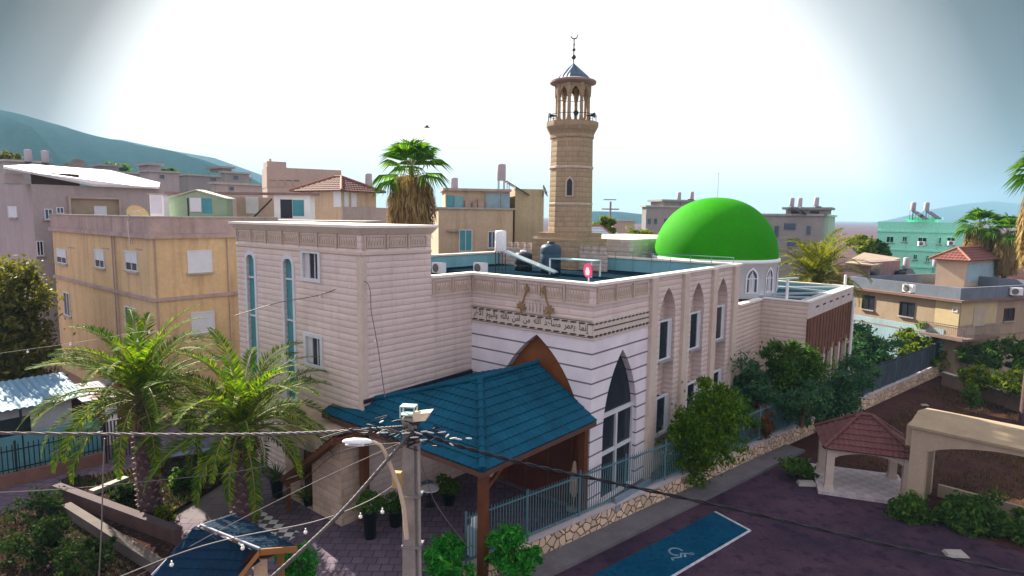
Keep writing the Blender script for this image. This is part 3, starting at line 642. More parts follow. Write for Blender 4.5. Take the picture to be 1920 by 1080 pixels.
# battlemented wall at its foot
bw_ = thing('battlement_wall', 'low stone wall with small battlements at the foot of the minaret', 'wall', F.wor(-12, 13.2, 8.18), -40)
mb = MB().box(-4.2, 4.4, 0, .25, 0, 1.15)
for k in range(15): mb.box(-4.15+k*.58, -3.83+k*.58, .005, .245, 1.15, 1.55)
mb.build('wall', stone('battlement_stone', (.50, .42, .38), .5, .25, gap=.01), bw_)

# ------------------------------------------------------------------ tiled roofs
def tiled(mb, pts, e, row=.35, per=.24, amp=.028, step=.04, sub=6):
    P = np.array(pts, float); o = P[0]; e = np.array(e, float); e /= np.linalg.norm(e)
    n = np.zeros(3)
    for i in range(len(P)): n += np.cross(P[i]-o, P[(i+1) % len(P)]-o)
    n /= np.linalg.norm(n); n = n if n[2] > 0 else -n
    u = np.cross(n, e); u = u if u[2] > 0 else -u
    A = (P-o)@e; B = (P-o)@u
    def span(b):
        x = []
        for i in range(len(P)):
            j = (i+1) % len(P)
            if (B[i]-b)*(B[j]-b) <= 0 and abs(B[i]-B[j]) > 1e-9: x.append(A[i]+(A[j]-A[i])*(b-B[i])/(B[j]-B[i]))
        return (min(x), max(x)) if x else None
    b = B.min(); bm = B.max(); st = per/sub
    while b < bm-1e-3:
        b1 = min(b+row, bm); s0 = span(b+1e-4); s1_ = span(b1-1e-4)
        if s0 and s1_:
            T = np.arange(math.floor(min(s0[0], s1_[0])/st), math.ceil(max(s0[1], s1_[1])/st)+1)*st
            a0 = np.clip(T, *s0); a1 = np.clip(T, *s1_); h0 = amp*(.5+.5*np.cos(2*pi*a0/per)); h1 = amp*(.5+.5*np.cos(2*pi*a1/per))
            m = len(T); V0 = o+np.outer(a0, e)+b*u+np.outer(h0+step, n); V1 = o+np.outer(a1, e)+b1*u+np.outer(h1, n); V2 = o+np.outer(a0, e)+b*u+np.outer(h0*.5-.02, n)
            mb.add(np.vstack([V0, V1]), [(i, i+1, m+i+1, m+i) for i in range(m-1)], True)
            mb.add(np.vstack([V2, V0]), [(i, i+1, m+i+1, m+i) for i in range(m-1)], False)
        b = b1
def soffit(mb, pts, dz=-.05):
    mb.poly([(p[0], p[1], p[2]+dz) for p in pts])
# big canopy in the corner of the mosque
canopy = thing('canopy', 'large teal metal tile canopy on brown posts before the entrance arch', 'canopy', K, -40)
EZ = 3.86; Q = (.3, -6.4, EZ); P0 = (-2.53, -3.48, 5.6); R0 = (-2.53, -.02, 5.6); ER = (.3, -.02, EZ)
W0 = (CW+.03, -5.33, 4.5); W1 = (CW+.03, -.02, 4.5); W2 = (CW+.03, -5.9, 4.17); QL = (-8.2, -6.4, EZ); WL = (-8.2, -5.9, 4.16)
r = MB(); tiled(r, [Q, ER, R0, P0], (0, 1, 0)); r.build('roof_slope', TEALT, canopy)
r = MB(); tiled(r, [Q, P0, W0, W2, WL, QL], (1, 0, 0)); r.build('roof_slope', TEALT, canopy)
r = MB(); tiled(r, [W0, P0, R0, W1], (0, 1, 0)); r.build('roof_slope', TEALT, canopy)
up = lambda p, k=.07: (p[0], p[1], p[2]+k)
def caps(name, a, b, m, parent, r=.10, seg=.42):
    a, b = np.array(up(a)), np.array(up(b)); L = np.linalg.norm(b-a); n = max(1, int(L/seg)); mb = MB()
    for k in range(n):
        p, q = a+(b-a)*k/n, a+(b-a)*(k+1)/n; mb.tube([p, q], [r*1.12, r*.9], 8)
    return mb.build(name, m, parent)
caps('ridge_cap', R0, P0, TEALT, canopy); caps('hip_cap', Q, P0, TEALT, canopy, .13); caps('hip_cap', P0, W0, TEALT, canopy)
mb = MB(); [soffit(mb, q, -.06) for q in ([Q, ER, R0, P0], [Q, P0, W0, W2, WL, QL], [W0, P0, R0, W1])]; mb.build('soffit', mat('soffit_wood', (.14, .06, .03), .8, .2), canopy)
mb = MB().beam((.27, -6.37, EZ-.03), (.27, -.03, EZ-.03), .06, .17).beam((-8.2, -6.37, EZ-.035), (.30, -6.37, EZ-.035), .06, .17).beam((.0, -6.0, EZ-.05), (.0, -.05, EZ-.05), .14, .22).beam((-8.0, -6.05, EZ-.055), (-.1, -6.05, EZ-.055), .14, .2)
mb.build('fascia_beam', mat('fascia_wood', (.11, .05, .035), .6, .2), canopy)
mb = MB().tube([(CW+.06, -5.8, 4.32), (CW+.06, -.1, 4.66)], .06, 6).beam((CW+.06, -5.85, 4.62), (CW+.06, -.05, 4.74), .09, .14); mb.build('wall_flashing', mat('dark_flashing', (.012, .02, .035), .5, .1), canopy)
for x, y in ((-.02, -6.0), (-.05, -.35), (-6.0, -6.05)):
    o = MB().box(x-.13, x+.13, y-.13, y+.13, 0, 3.66).box(x-.17, x+.17, y-.17, y+.17, 0, .12).build('post', WOODP, canopy)
MB().beam((-.02, -5.9, 3.1), (-.02, -4.9, 3.75), .1, .14).build('brace', WOODP, canopy)
# porch roof at the side door
porch = thing('porch_roof', 'small teal tiled porch roof with brown wooden edge by the side door', 'porch', F.wor(-9.0, -6.85), -40)
pa, pb = F.onL(628, 818, -7.6), F.onL(530, 897, -7.6); ax, az, bx, bz = pa[0]+9.0, pa[1], pb[0]+9.0, pb[1]
V = [(bx, -.75, bz), (ax, -.75, az), (ax, 1.0, az), (bx, 1.0, bz)]
r = MB(); tiled(r, V, (0, 1, 0), .32); r.build('roof_slope', TEALT, porch)
mb = MB().beam((bx-.05, -.79, bz+.03), (ax+.1, -.79, az+.03), .07, .2).beam((ax+.03, -.9, az-.1), (ax+.03, .9, az-.1), .14, .18).beam((bx+.2, -.8, bz-.05), (bx+.2, .9, bz-.05), .12, .14)
mb.build('verge_board', WOODP, porch); mb = MB(); soffit(mb, V, -.04); mb.build('soffit', _M['soffit_wood'], porch)
MB().box(bx+.15, bx+.27, -.7, -.58, -0.0, bz-.1).build('post', WOODP, porch)
# little gabled kiosk in the foreground
g0, g1 = gp(376, 988, 3.0), gp(487, 1033, 3.0); e0, e1 = gp(440, 966, 2.35), gp(556, 1027, 2.35); l0, l1 = gp(285, 1082, 2.2), gp(443, 1088, 2.2)
kc = (g0+g1)/2
kiosk = thing('kiosk', 'small kiosk with teal tiled gable roof and wooden gable in the foreground', 'kiosk', (kc[0], kc[1], 0), 0)
kl = lambda p: tuple(np.array(p)-np.array([kc[0], kc[1], 0]))
g0, g1, e0, e1, l0, l1 = map(kl, (g0, g1, e0, e1, l0, l1))
d_ = np.array(g1)-np.array(g0)
r = MB(); tiled(r, [e0, e1, g1, g0], np.array(e1)-np.array(e0), .24, .2, .022, .03); r.build('roof_slope', TEALK, kiosk)
r = MB(); tiled(r, [l0, l1, g1, g0], np.array(l1)-np.array(l0), .24, .2, .022, .03); r.build('roof_slope', TEALK, kiosk)
PALEC = mat('pale_cap', (.24, .27, .33), .6, .1)
mb = MB().tube([up(g0, .06), up(g1, .06)], .035, 6); mb.build('ridge_cap', PALEC, kiosk)
mb = MB().tube([up(l0, .04), up(g0, .04), up(e0, .04)], .04, 5); mb.build('verge_cap', PALEC, kiosk)
GW = mat('golden_wood', (.34, .15, .045), .6, .2)
mb = MB().beam(up(g1, .05), up(l1, .05), .07, .17).beam(up(g1, .05), up(e1, .05), .07, .17); mb.build('gable_board', GW, kiosk)
c_ = (np.array(l1)+np.array(e1))/2; inn = (np.array(g0)-np.array(g1))*.12
for p in (np.array(l0)*.86, np.array(l1)*.86+inn, np.array(e0)*.86, np.array(e1)*.86+inn): MB().box(p[0]-.07, p[0]+.07, p[1]-.07, p[1]+.07, 0, 2.25).build('post', GW, kiosk)
q = [np.array(l1)+inn, np.array(e1)+inn, np.array(g1)+inn]; MB().poly([tuple(v-np.array([0, 0, .07])) for v in q]).build('gable_panel', mat('maroon_wood', (.13, .035, .02), .7, .2), kiosk)
p = (np.array(l1)*.55+np.array(e1)*.45)+inn*.4; MB().box(p[0]-.17, p[0]+.17, p[1]-.1, p[1]-.04, 0, 2.45).build('cream_panel', mat('cream_panel', (.62, .48, .30), .7, .08), kiosk)
mb = MB()
pl = [np.array(v)*.8 for v in (l0, l1, e1, e0)]; mb.hexa([(v[0], v[1], 0) for v in pl], [(v[0], v[1], 1.0) for v in pl]); mb.build('counter', mat('counter_wood', (.20, .10, .05), .7, .2), kiosk)

# ------------------------------------------------------------------ street furniture of the right side
def rot_of(p, q): return math.degrees(atan2(q[1]-p[1], q[0]-p[0]))
a0_, a1_ = gp(1553, 922, STZ), gp(1692, 942, STZ)
sr = rot_of(a0_, a1_); FS = Frame((a0_[0], a0_[1], STZ), sr); sw = np.linalg.norm(a1_-a0_)+.1; sdp = 2.5
shelter = thing('tiled_shelter', 'small open shelter with red tiled hip roof on four stone pillars', 'shelter', FS.o, sr)
SHST = mat('shelter_stone', (.52, .43, .37), .85, .14, 2)
MB().box(-.45, sw+.35, -.4, sdp+.4, .0, .16).build('floor_slab', checker('slab_tiles', (.50, .45, .46), (.42, .36, .37), .35), shelter)
sz = FS.onL(1545, 838)[1]
for x in (0, sw):
    for y in (.12, sdp):
        MB().box(x-.16, x+.16, y-.16, y+.16, .16, sz-.05).box(x-.2, x+.2, y-.2, y+.2, .16, .3).build('pillar', SHST, shelter)
def archbeam(a, b, fn, z0, z1, d0, d1):
    n = 12; pts = [(a, z1), (a, z0)]+[(a+(b-a)*k/n, z0+(z1-z0-.12)*math.sin(pi*k/n)**.7) for k in range(1, n)]+[(b, z0), (b, z1)]
    return MB().prism(pts, fn, d0, d1)
for y in (.12, sdp): archbeam(.14, sw-.14, fL(y), sz-.45, sz, -.11, .11).build('arch_beam', SHST, shelter)
for x in (0, sw): archbeam(.30, sdp-.16, fR(x), sz-.45, sz, -.11, .11).build('arch_beam', SHST, shelter)
o_ = .34; zt2 = sz+1.25; E = [(-o_, -o_+.1, sz), (sw+o_, -o_+.1, sz), (sw+o_, sdp+o_, sz), (-o_, sdp+o_, sz)]; ap1, ap2 = (sw*.42, sdp*.52, zt2), (sw*.58, sdp*.52, zt2)
for q, e in (([E[0], E[1], ap2, ap1], (1, 0, 0)), ([E[1], E[2], ap2], (0, 1, 0)), ([E[2], E[3], ap1, ap2], (1, 0, 0)), ([E[3], E[0], ap1], (0, 1, 0))):
    r = MB(); tiled(r, q, e, .3, .22, .04, .04); r.build('roof_slope', REDT, shelter)
for q, apx in zip(E, (ap1, ap2, ap2, ap1)): caps('hip_cap', q, apx, REDT, shelter, .09, .3)
caps('ridge_cap', ap1, ap2, REDT, shelter, .09, .3)
mb = MB(); soffit(mb, E, -.03); mb.build('soffit', SHST, shelter)
# the flat roofed arched shelter next to it
ft0, ft1 = gp(1707, 836, 2.27-.0), gp(1920, 886, 2.27)
pr = rot_of(ft0, ft1); FP = Frame((ft0[0], ft0[1], STZ), pr); pz = 2.27-STZ
pav = thing('arched_pavilion', 'flat roofed beige pavilion with wide shallow arches beside the red tiled shelter', 'pavilion', FP.o, pr)
ztop = FP.onL(1708, 801)[1]; bk = 2.7; zbk = FP.onL(1754, 762, bk)[1]; PLN = 7.2
BEI = mat('pavilion_plaster', (.42, .33, .24), .9, .12, 1.2, streak=.3)
pts = [(0, ztop), (0, pz-.05), (.62, pz-.08)]+[(.62+(PLN-1.24)*k/16, pz-.08+(ztop-pz-.12)*sin(pi*k/16)**.75) for k in range(1, 16)]+[(PLN-.62, pz-.08), (PLN, pz-.05), (PLN, ztop)]
MB().prism(pts, fL(0), -.28, 0).build('arch_beam', BEI, pav); MB().prism(pts, fL(bk), -.28, 0).build('arch_beam', BEI, pav)
MB().prism([(.3, ztop), (.3, pz-.1)]+[(.3+(bk-.3)*k/8, pz-.1+.35*sin(pi*k/8)) for k in range(1, 8)]+[(bk-.02, pz-.1), (bk-.02, ztop)], fR(0), -.25, -.003).build('side_beam', BEI, pav)
for x in (.0, PLN-.62):
    for y in (0.005, bk): MB().box(x+.004, x+(.6 if y < 1 else .34), y, y+.30, 0, pz-.06).build('pillar', BEI, pav)
mb = MB().hexa([(-.1, -.1, ztop), (PLN+.1, -.1, ztop), (PLN+.1, 1.3, zbk-.06), (-.1, 1.3, zbk-.06)], [(-.1, -.1, ztop+.1), (PLN+.1, -.1, ztop+.1), (PLN+.1, 1.3, zbk+.04), (-.1, 1.3, zbk+.04)])
mb.hexa([(-.1, 1.302, zbk-.06), (PLN+.1, 1.302, zbk-.06), (PLN+.1, bk+.4, ztop+.05), (-.1, bk+.4, ztop+.05)], [(-.1, 1.302, zbk+.04), (PLN+.1, 1.302, zbk+.04), (PLN+.1, bk+.4, ztop+.15), (-.1, bk+.4, ztop+.15)]); mb.build('roof_slab', CONCL, pav)
MB().box(.6, PLN-.6, bk+.05, bk+.2, 0, .55).build('low_wall', BEI, pav)
# stone retaining wall and the fence on it
rw = thing('stone_wall', 'low retaining wall of yellowish crazy rubble stone along the street', 'wall', (*s1, STZ), LROT)
mb = MB().box(-3.4, 45.5, .0, .32, 0, .80); mb.build('wall', rubble('rubble_stone', (.62, .46, .32), (.10, .055, .045), 3.1), rw)
MB().box(-3.45, 45.5, -.04, .36, .80, .88).build('coping', mat('wall_coping', (.46, .42, .43), .85, .12, 2), rw)
PL_ = 2.62; NP = 17
proto = thing('iron_fence', 'teal iron picket fence panel', 'fence', Lp(-3.3, -.16, .282), LROT, 'iron fence panels on the stone wall')
FH = 1.72
MB().tube([(0, 0, 0), (0, 0, FH+.08)], .04, 6).build('fence_post', IRON, proto)
for z in (.12, FH-.16): MB().box(.03, PL_-.03, -.025, .025, z-.025, z+.025).build('rail', IRON, proto)
mb = MB()
for k in range(20):
    x = .14+k*.1275; mb.tube([(x, 0, .05), (x, 0, FH-.08), (x, 0, FH)], [.016, .016, .003], 5)
mb.build('picket_infill', IRON, proto)
for k in range(1, 11): dup(proto, Lp(-3.3+k*PL_, -.16, .282), LROT)
shp = thing('sheeted_fence', 'iron fence panel backed with bluish sheeting', 'fence', Lp(-3.3+11*PL_, -.16, .282), LROT, 'sheeted fence panels at the far end of the wall')
MB().tube([(0, 0, 0), (0, 0, FH+.12)], .045, 6).build('fence_post', IRON, shp); MB().box(.03, PL_-.03, -.03, .03, FH-.05, FH+.03).build('rail', IROND, shp)
MB().box(.02, PL_-.02, .01, .03, .05, FH-.06).build('sheet', ribbed('blue_sheet', (.11, .15, .20), .25, .6, .1, .25, .02, .5), shp)
mb = MB()
for k in range(14): mb.tube([(.1+k*.185, -.03, .05), (.1+k*.185, -.03, FH+.02)], .014, 4)
mb.build('picket_infill', IROND, shp)
for k in range(12, NP+1): dup(shp, Lp(-3.3+k*PL_, -.16, .282), LROT)
tag(MB().tube([Lp(44.0, -.16, .1), Lp(44.0, -.16, 2.0)], .07, 8).box(*sum(([c-.12, c+.12] for c in Lp(44.0, -.16, 0)[:2]), []), 2.0, 2.06).build('end_post', WHITE), 'white post closing the far end of the iron fence', 'fence post')

# ------------------------------------------------------------------ houses of the town
class Bld:
    """a house whose near upright corner stands at column pxc; left wall seen out to pxl, right wall to pxr"""
    def __init__(s, name, label, cat, pxl, pxc, pxr, ytop, Y, m, z0=0.0, rot=-40, group=None, wall='wall', a=None, b=None):
        P = at(pxc, ytop, Y); s.F = Frame((P[0], P[1], z0), rot); s.h = P[2]-z0
        s.a = a or s.F.reach(P, -s.F.x, pxl); s.b = b or s.F.reach(P, s.F.y, pxr)
        assert s.a > 0 and s.b > 0, (name, s.a, s.b)
        s.t = thing(name, label, cat, s.F.o, rot, group)
        if m: s.wall = MB().box(-s.a, 0, 0, s.b, 0, s.h).build(wall, m, s.t)
    def rect(s, f, x0, y0, x1, y1, off=0.0):
        g = s.F.onL if f == 'L' else s.F.onR
        if f == 'L': c = [g(x, y, -off) for x, y in ((x0, y0), (x0, y1), (x1, y0), (x1, y1))]
        else: c = [g(x, y, off) for x, y in ((x0, y0), (x0, y1), (x1, y0), (x1, y1))]
        S0 = (c[0][0]+c[1][0])/2; S1 = (c[2][0]+c[3][0])/2; Z0 = (c[1][1]+c[3][1])/2; Z1 = (c[0][1]+c[2][1])/2
        return min(S0, S1), max(S0, S1), Z0, Z1
    def win(s, f, x0, y0, x1, y1, kind='glass', fm=None, bars=1, sill=True):
        a, b, c, d = s.rect(f, x0, y0, x1, y1); fn = fL() if f == 'L' else fR(); w = .06
        mb = MB()
        for q in ((a-w, a, c-w, d+w), (b, b+w, c-w, d+w), (a, b, d, d+w), (a, b, c-w, c)): mb.fbox(fn, *q, 0, .07)
        for k in range(bars):
            x = a+(b-a)*(k+1)/(bars+1); mb.fbox(fn, x-.025, x+.025, c, d, .012, .05)
        o = mb.build('window', fm or FRAMEW, s.t)
        if kind == 'shutter': MB().fbox(fn, a, b, c, d, .004, .045).build('shutter', ROLLER, o)
        elif kind == 'half':
            z = c+(d-c)*.4; MB().fbox(fn, a, b, z, d, .004, .04).build('shutter', ROLLER, o); MB().fbox(fn, a, b, c, z, .004, .012).build('pane', PANE, o)
        else: MB().fbox(fn, a, b, c, d, .004, .012).build('pane', {'glass': PANE, 'blue': PANE_B, 'teal': PANE_T}.get(kind, PANE), o)
        if sill: MB().fbox(fn, a-.14, b+.14, c-w-.09, c-w-.001, 0, .16).build('sill', CONC, o)
        return o
    def panel(s, name, f, x0, y0, x1, y1, m, d0=.0, d1=.05):
        a, b, c, d = s.rect(f, x0, y0, x1, y1); return MB().fbox(fL() if f == 'L' else fR(), a, b, c, d, d0, d1).build(name, m, s.t)
    def band(s, name, z0, z1, out_, m):
        return MB().box(-s.a-out_, out_, -out_, s.b+out_, z0, z1).build(name, m, s.t)
    def rim(s, z1, m, w=.2, name='parapet', out_=.0):
        A, B, h = s.a+out_, s.b+out_, s.h
        MB().box(-A, out_, -out_, w, h+.002, z1).box(-A, out_, B-w, B, h+.002, z1).box(-A, -A+w, w, B-w, h+.002, z1).box(-w+out_, out_, w, B-w, h+.002, z1).build(name, m, s.t)
    def hip(s, name, m, over, rise, real=False):
        A, B, h = s.a+over, s.b+over, s.h; E = [(-A, -over, h), (over, -over, h), (over, B, h), (-A, B, h)]
        cx = (-A+over)/2; cy = (B-over)/2; k = min(A+over, B+over)/2
        if A > B: r1, r2 = (-A+k, cy, h+rise), (over-k, cy, h+rise); Q = ([E[0], E[1], r2, r1], [E[1], E[2], r2], [E[2], E[3], r1, r2], [E[3], E[0], r1])
        else: r1, r2 = (cx, -over+k, h+rise), (cx, B-k, h+rise); Q = ([E[0], E[1], r1], [E[1], E[2], r2, r1], [E[2], E[3], r2], [E[3], E[0], r1, r2])
        mb = MB()
        for q, e in zip(Q, ((1, 0, 0), (0, 1, 0), (1, 0, 0), (0, 1, 0))): tiled(mb, q, e, .4, .3, .04, .04, 4)
        mb.poly([(p[0], p[1], p[2]-.02) for p in E]); r = mb.build(name, m, s.t)
        MB().tube([up(r1), up(r2)], .1, 6).tube([up(E[1]), up(r2 if A > B else r1)], .1, 6).tube([up(E[0]), up(r1)], .1, 6).tube([up(E[2]), up(r2)], .1, 6).build('ridge_cap', mat('ridge_tile', (.30, .12, .08), .8, .2), r)
    def spot(s, px, py, z): return s.F.onZ(px, py, z)
ROLLER = mat('roller_shutter', (.60, .63, .70), .6, .06, 2)
# yellow house
y = Bld('yellow_house', 'old flat roofed yellow plastered house with grey stained parapet beside the stair tower', 'house', 98, 283, 520, 447, 33, YELP)
hz = y.h; pz1 = y.F.onL(283, 408)[1]; y.band('roof_slab', hz-.02, hz+.22, .18, OLDC)
y.h = hz+.22; y.rim(pz1, OLDC, .2, 'parapet', .06); MB().box(-y.a-.1, .1, -.1, .28, pz1+.002, pz1+.08).box(-.24, .1, .284, y.b, pz1+.002, pz1+.08).build('parapet_coping', CONC, y.t)
zm = y.F.onL(283, 559)[1]; y.band('floor_band', zm-.16, zm+.02, .12, OLDC); y.h = hz
for q in ((108, 468, 125, 492), (180, 470, 196, 500), (237, 473, 258, 506)): y.win('L', *q, 'half')
for q in ((122, 550, 132, 590), (237, 578, 256, 615)): y.win('L', *q, 'glass')
y.win('R', 353, 471, 395, 509, 'shutter', bars=0); y.win('R', 360, 586, 400, 622, 'shutter', bars=0)
for px in (213, 218, 290, 425): 
    x, z = y.F.onL(px, 470) if px < 283 else y.F.onR(px, 470)
    fn = fL() if px < 283 else fR(); MB().tube([fn(x, .0, .08), fn(x, hz-.05, .08)], .035, 5).build('drain_pipe', OLDC, y.t)
x, z = y.F.onL(248, 430); MB().tube([(x, -.15, hz-.4), (x, -.2, pz1-.4), (x+.05, -.12, pz1+.2), (x+.5, .3, pz1+.35)], .05, 6).build('vent_pipe', mat('pale_pipe', (.55, .48, .42), .7, .1), y.t)
for px in (136, 200, 262): 
    a, b, c, d = y.rect('L', px-6, 452, px+6, 540); MB().fbox(fL(), a, b, d-.5, d-.42, 0, .02).build('stain_ledge', OLDC, y.t)
def dish(label, p, r, face, tilt, m, group=None):
    t = thing('satellite_dish', label, 'satellite dish', p, face, group)
    n = 9; prof = [(r*i/n, .32*r*(i/n)**2) for i in range(n+1)]; mb = MB()
    vs = []; ct, st = cos(R(tilt)), sin(R(tilt))
    for rr, d in prof:
        for k in range(20):
            a = 2*pi*k/20; u, v = rr*cos(a), rr*sin(a); dd = d
            vs.append((u, -dd*ct-v*st*0+0 - (-v*st), v*ct - dd*st + r*1.15))
    mb.add(vs, [(i*20+k, i*20+(k+1) % 20, (i+1)*20+(k+1) % 20, (i+1)*20+k) for i in range(n) for k in range(20)], True); mb.build('reflector', m, t)
    MB().tube([(0, .05, 0), (0, .05, r*1.1)], r*.06, 6).tube([(0, 0, r*.6), (0, -r*.75, r*.9)], r*.035, 5).build('mount', IROND, t)
    return t
def roofpt(b, px, py, z): return gp(px, py, b.F.o[2]+z)
dish('yellowish satellite dish standing on the yellow house roof', at(256, 406, 36)-np.array([0, 0, .5]), .62, 60, 30, mat('yellow_dish', (.55, .42, .2), .6, .1))
# big grey house on the left with a white metal roof
g = Bld('grey_house', 'large grey plastered house under a sloping bright white metal roof', 'house', -170, 58, 310, 345, 46, GREYP)
V = []
for px, py in ((6, 311), (175, 345), (298, 350)): yy, zz = g.F.onR(px, py, .5); V.append(np.array([.5, yy, zz]))
for px, py, dx in ((300, 342, 7.), (206, 319, 9.), (60, 308, 9.)): yy, zz = g.F.onR(px, py, -dx); V.append(np.array([-dx, yy, zz]))
mb = MB(); n = len(V); mb.add([tuple(v) for v in V]+[(v[0], v[1], v[2]-.18) for v in V], [tuple(range(n))]+[tuple(range(n, 2*n))[::-1]]+[(i, (i+1) % n, (i+1) % n+n, i+n) for i in range(n)])
mb.build('metal_roof', mat('white_sheet_roof', (.82, .83, .85), .45, .05, 1.5, metal=.1), g.t)
fn = fR(); a, b, c, d = g.rect('R', 62, 318, 150, 344)
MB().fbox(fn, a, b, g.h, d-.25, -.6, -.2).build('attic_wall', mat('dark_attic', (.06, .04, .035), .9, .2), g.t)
a, b, c, d = g.rect('R', 12, 315, 30, 345); MB().box(-1.2, -.05, -1.5, -.4, g.h, g.F.onR(30, 318)[1]-.3).build('attic_pier', GREYP, g.t)
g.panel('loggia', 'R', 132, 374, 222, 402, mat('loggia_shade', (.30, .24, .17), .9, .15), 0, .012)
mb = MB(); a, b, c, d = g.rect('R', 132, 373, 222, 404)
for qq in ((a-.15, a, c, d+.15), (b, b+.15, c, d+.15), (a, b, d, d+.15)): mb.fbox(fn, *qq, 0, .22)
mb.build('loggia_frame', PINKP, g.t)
g.win('R', 85, 393, 97, 410, 'blue'); g.win('R', 107, 390, 118, 399, 'blue', sill=False); g.win('R', 70, 453, 80, 478, 'glass'); g.win('R', 178, 388, 198, 402, 'shutter', bars=0, sill=False); g.win('L', 17, 388, 33, 406, 'shutter')
# ---- roof clutter builders
def ac_unit(label, p, rot, s=1.0, group='air conditioners on the roofs'):
    t = thing('air_conditioner', label, 'air conditioner', p, rot, group)
    MB().box(-.42*s, .42*s, -.16*s, .16*s, .08*s, .66*s).build('casing', WHITE, t)
    MB().lathe([(.24*s, .0), (.24*s, .02), (.2*s, .03), (.01, .03)], (0, 0, 0), 18).build('fan_grille', CONCD, t)
    g_ = t.children[-1]; g_.rotation_euler = (pi/2, 0, 0); g_.location = (-.1*s, -.162*s, .37*s)
    MB().box(-.38*s, -.3*s, -.2*s, .2*s, 0, .079*s).box(.3*s, .38*s, -.2*s, .2*s, 0, .079*s).build('feet', IROND, t); return t
def boiler(label, p, rot, s=1.0, group='solar water heaters on the roofs', panel=True):
    t = thing('water_heater', label, 'water heater', p, rot, group)
    MB().lathe([(.01, 1.2*s), (.30*s, 1.2*s), (.32*s, 1.25*s), (.32*s, 2.3*s), (.28*s, 2.36*s), (.01, 2.4*s)], n=16).build('boiler_drum', WHITE if 'mosque' in label else mat('backlit_boiler', (.36, .33, .37), .7, .1), t)  # white drums; away from the mosque their backlit grey is put into the colour
    mb = MB()
    for x in (-.25*s, .25*s):
        for y_ in (-.2*s, .2*s): mb.tube([(x, y_, 0), (x, y_, 1.21*s)], .025*s, 4)
    mb.build('stand', IROND, t)
    if panel:
        MB().hexa([(-.5*s, -.35*s, 1.1*s), (-.5*s, -2.0*s, .15*s), (.5*s, -2.0*s, .15*s), (.5*s, -.35*s, 1.1*s)], [(-.5*s, -.32*s, 1.18*s), (-.5*s, -1.97*s, .23*s), (.5*s, -1.97*s, .23*s), (.5*s, -.32*s, 1.18*s)]).build('solar_panel', SOLAR, t)
        MB().tube([(-.45*s, -.5*s, 0), (-.45*s, -.5*s, 1.0*s)], .025*s, 4).tube([(.45*s, -.5*s, 0), (.45*s, -.5*s, 1.0*s)], .025*s, 4).build('panel_stand', IROND, t)
    return t
def tank(label, p, r, h, m, lid=None):
    t = thing('water_tank', label, 'water tank', p, 0)
    MB().lathe([(.01, 0), (r, 0), (r, h*.3), (r*.97, h*.32), (r, h*.36), (r, h*.62), (r*.97, h*.64), (r, h*.68), (r, h*.86), (r*.8, h*.95), (r*.35, h)], n=22).build('tank_body', m, t)
    MB().lathe([(r*.36, h-.02), (r*.36, h+.1), (.01, h+.13)], n=14).build('tank_lid', lid or m, t); return t
# things behind the yellow house
ws = Bld('green_shed', 'small green rooftop shed with a low gable, behind the yellow house', 'shed', 316, 424, 436, 372, 44, mat('green_sheet_wall', (.25, .35, .24), .7, .12, 1), rot=-8, z0=9.5)
gx = ws.a/2; mb = MB().prism([(-ws.a, ws.h), (-.0, ws.h), (-gx, ws.F.onL(368, 358)[1])], fL(), -ws.b, 0); mb.build('gable', mat('green_sheet_gable', (.28, .37, .26), .7, .1), ws.t)
ap = ws.F.onL(368, 358)[1]+.03; mb = MB()
for a in ((-ws.a-.15, ws.h-.06, -gx, ap), (-gx, ap, .15, ws.h-.06)): mb.prism([(a[0], a[1]), (a[2], a[3]), (a[2], a[3]+.07), (a[0], a[1]+.07)], fL(), -ws.b-.1, .15)
mb.build('roof', mat('pale_green_roof', (.42, .46, .36), .6, .1), ws.t)
ws.panel('white_shutter', 'L', 357, 371, 378, 397, ROLLER, 0, .05); ws.panel('window', 'L', 379, 372, 397, 400, PANE_T, 0, .02); ws.panel('door_post', 'L', 352, 371, 354, 405, IROND, 0, .04)
wc = Bld('white_cabin', 'narrow white rooftop cabin left of the green shed', 'cabin', 280, 306, 316, 365, 43.5, WHITE, rot=-8, z0=9.5); wc.band('roof_plate', wc.h, wc.h+.08, .1, CONC); wc.panel('door', 'L', 283, 369, 303, 400, ROLLER, 0, .03)
rs = Bld('rooftop_room', 'white framed rooftop room with dark sliding door behind the stair tower', 'rooftop room', 513, 581, 590, 366, 46, WHITE, rot=-4, z0=9.3)
rs.panel('doorway', 'L', 526, 374, 548, 409, PANE, 0, .02); rs.panel('window', 'L', 549, 375, 570, 405, PANE_T, 0, .03)
mb = MB().box(-rs.a-8.2, .4, -.35, rs.b, rs.h, rs.h+.16); mb.build('roof_slab', mat('slab_edge', (.22, .14, .13), .9, .2), rs.t)
rs.panel('side_wall', 'L', 424, 369, 512, 409, PINKP, -1.6, -1.5)
o = rs.panel('roller_shutter', 'L', 443, 368, 467, 400, ROLLER, -1.49, -1.42)
mb = MB()
p, q = rs.F.onL(478, 406), rs.F.onL(512, 372); mb.beam((p[0], -.2, p[1]), (q[0], -.2, q[1]), .12, .12); mb.build('stair_rail', IROND, rs.t)
tag(setting(MB().box(*[v for c in ((at(400, 412, 41)[0], at(700, 412, 41)[0]), (39, 44)) for v in c], at(550, 411, 41)[2]-.35, at(550, 411, 41)[2]-.05).build('roof_edge_slab', CONC), 'thing'), 'thin concrete roof edge behind the tower top', 'roof slab')
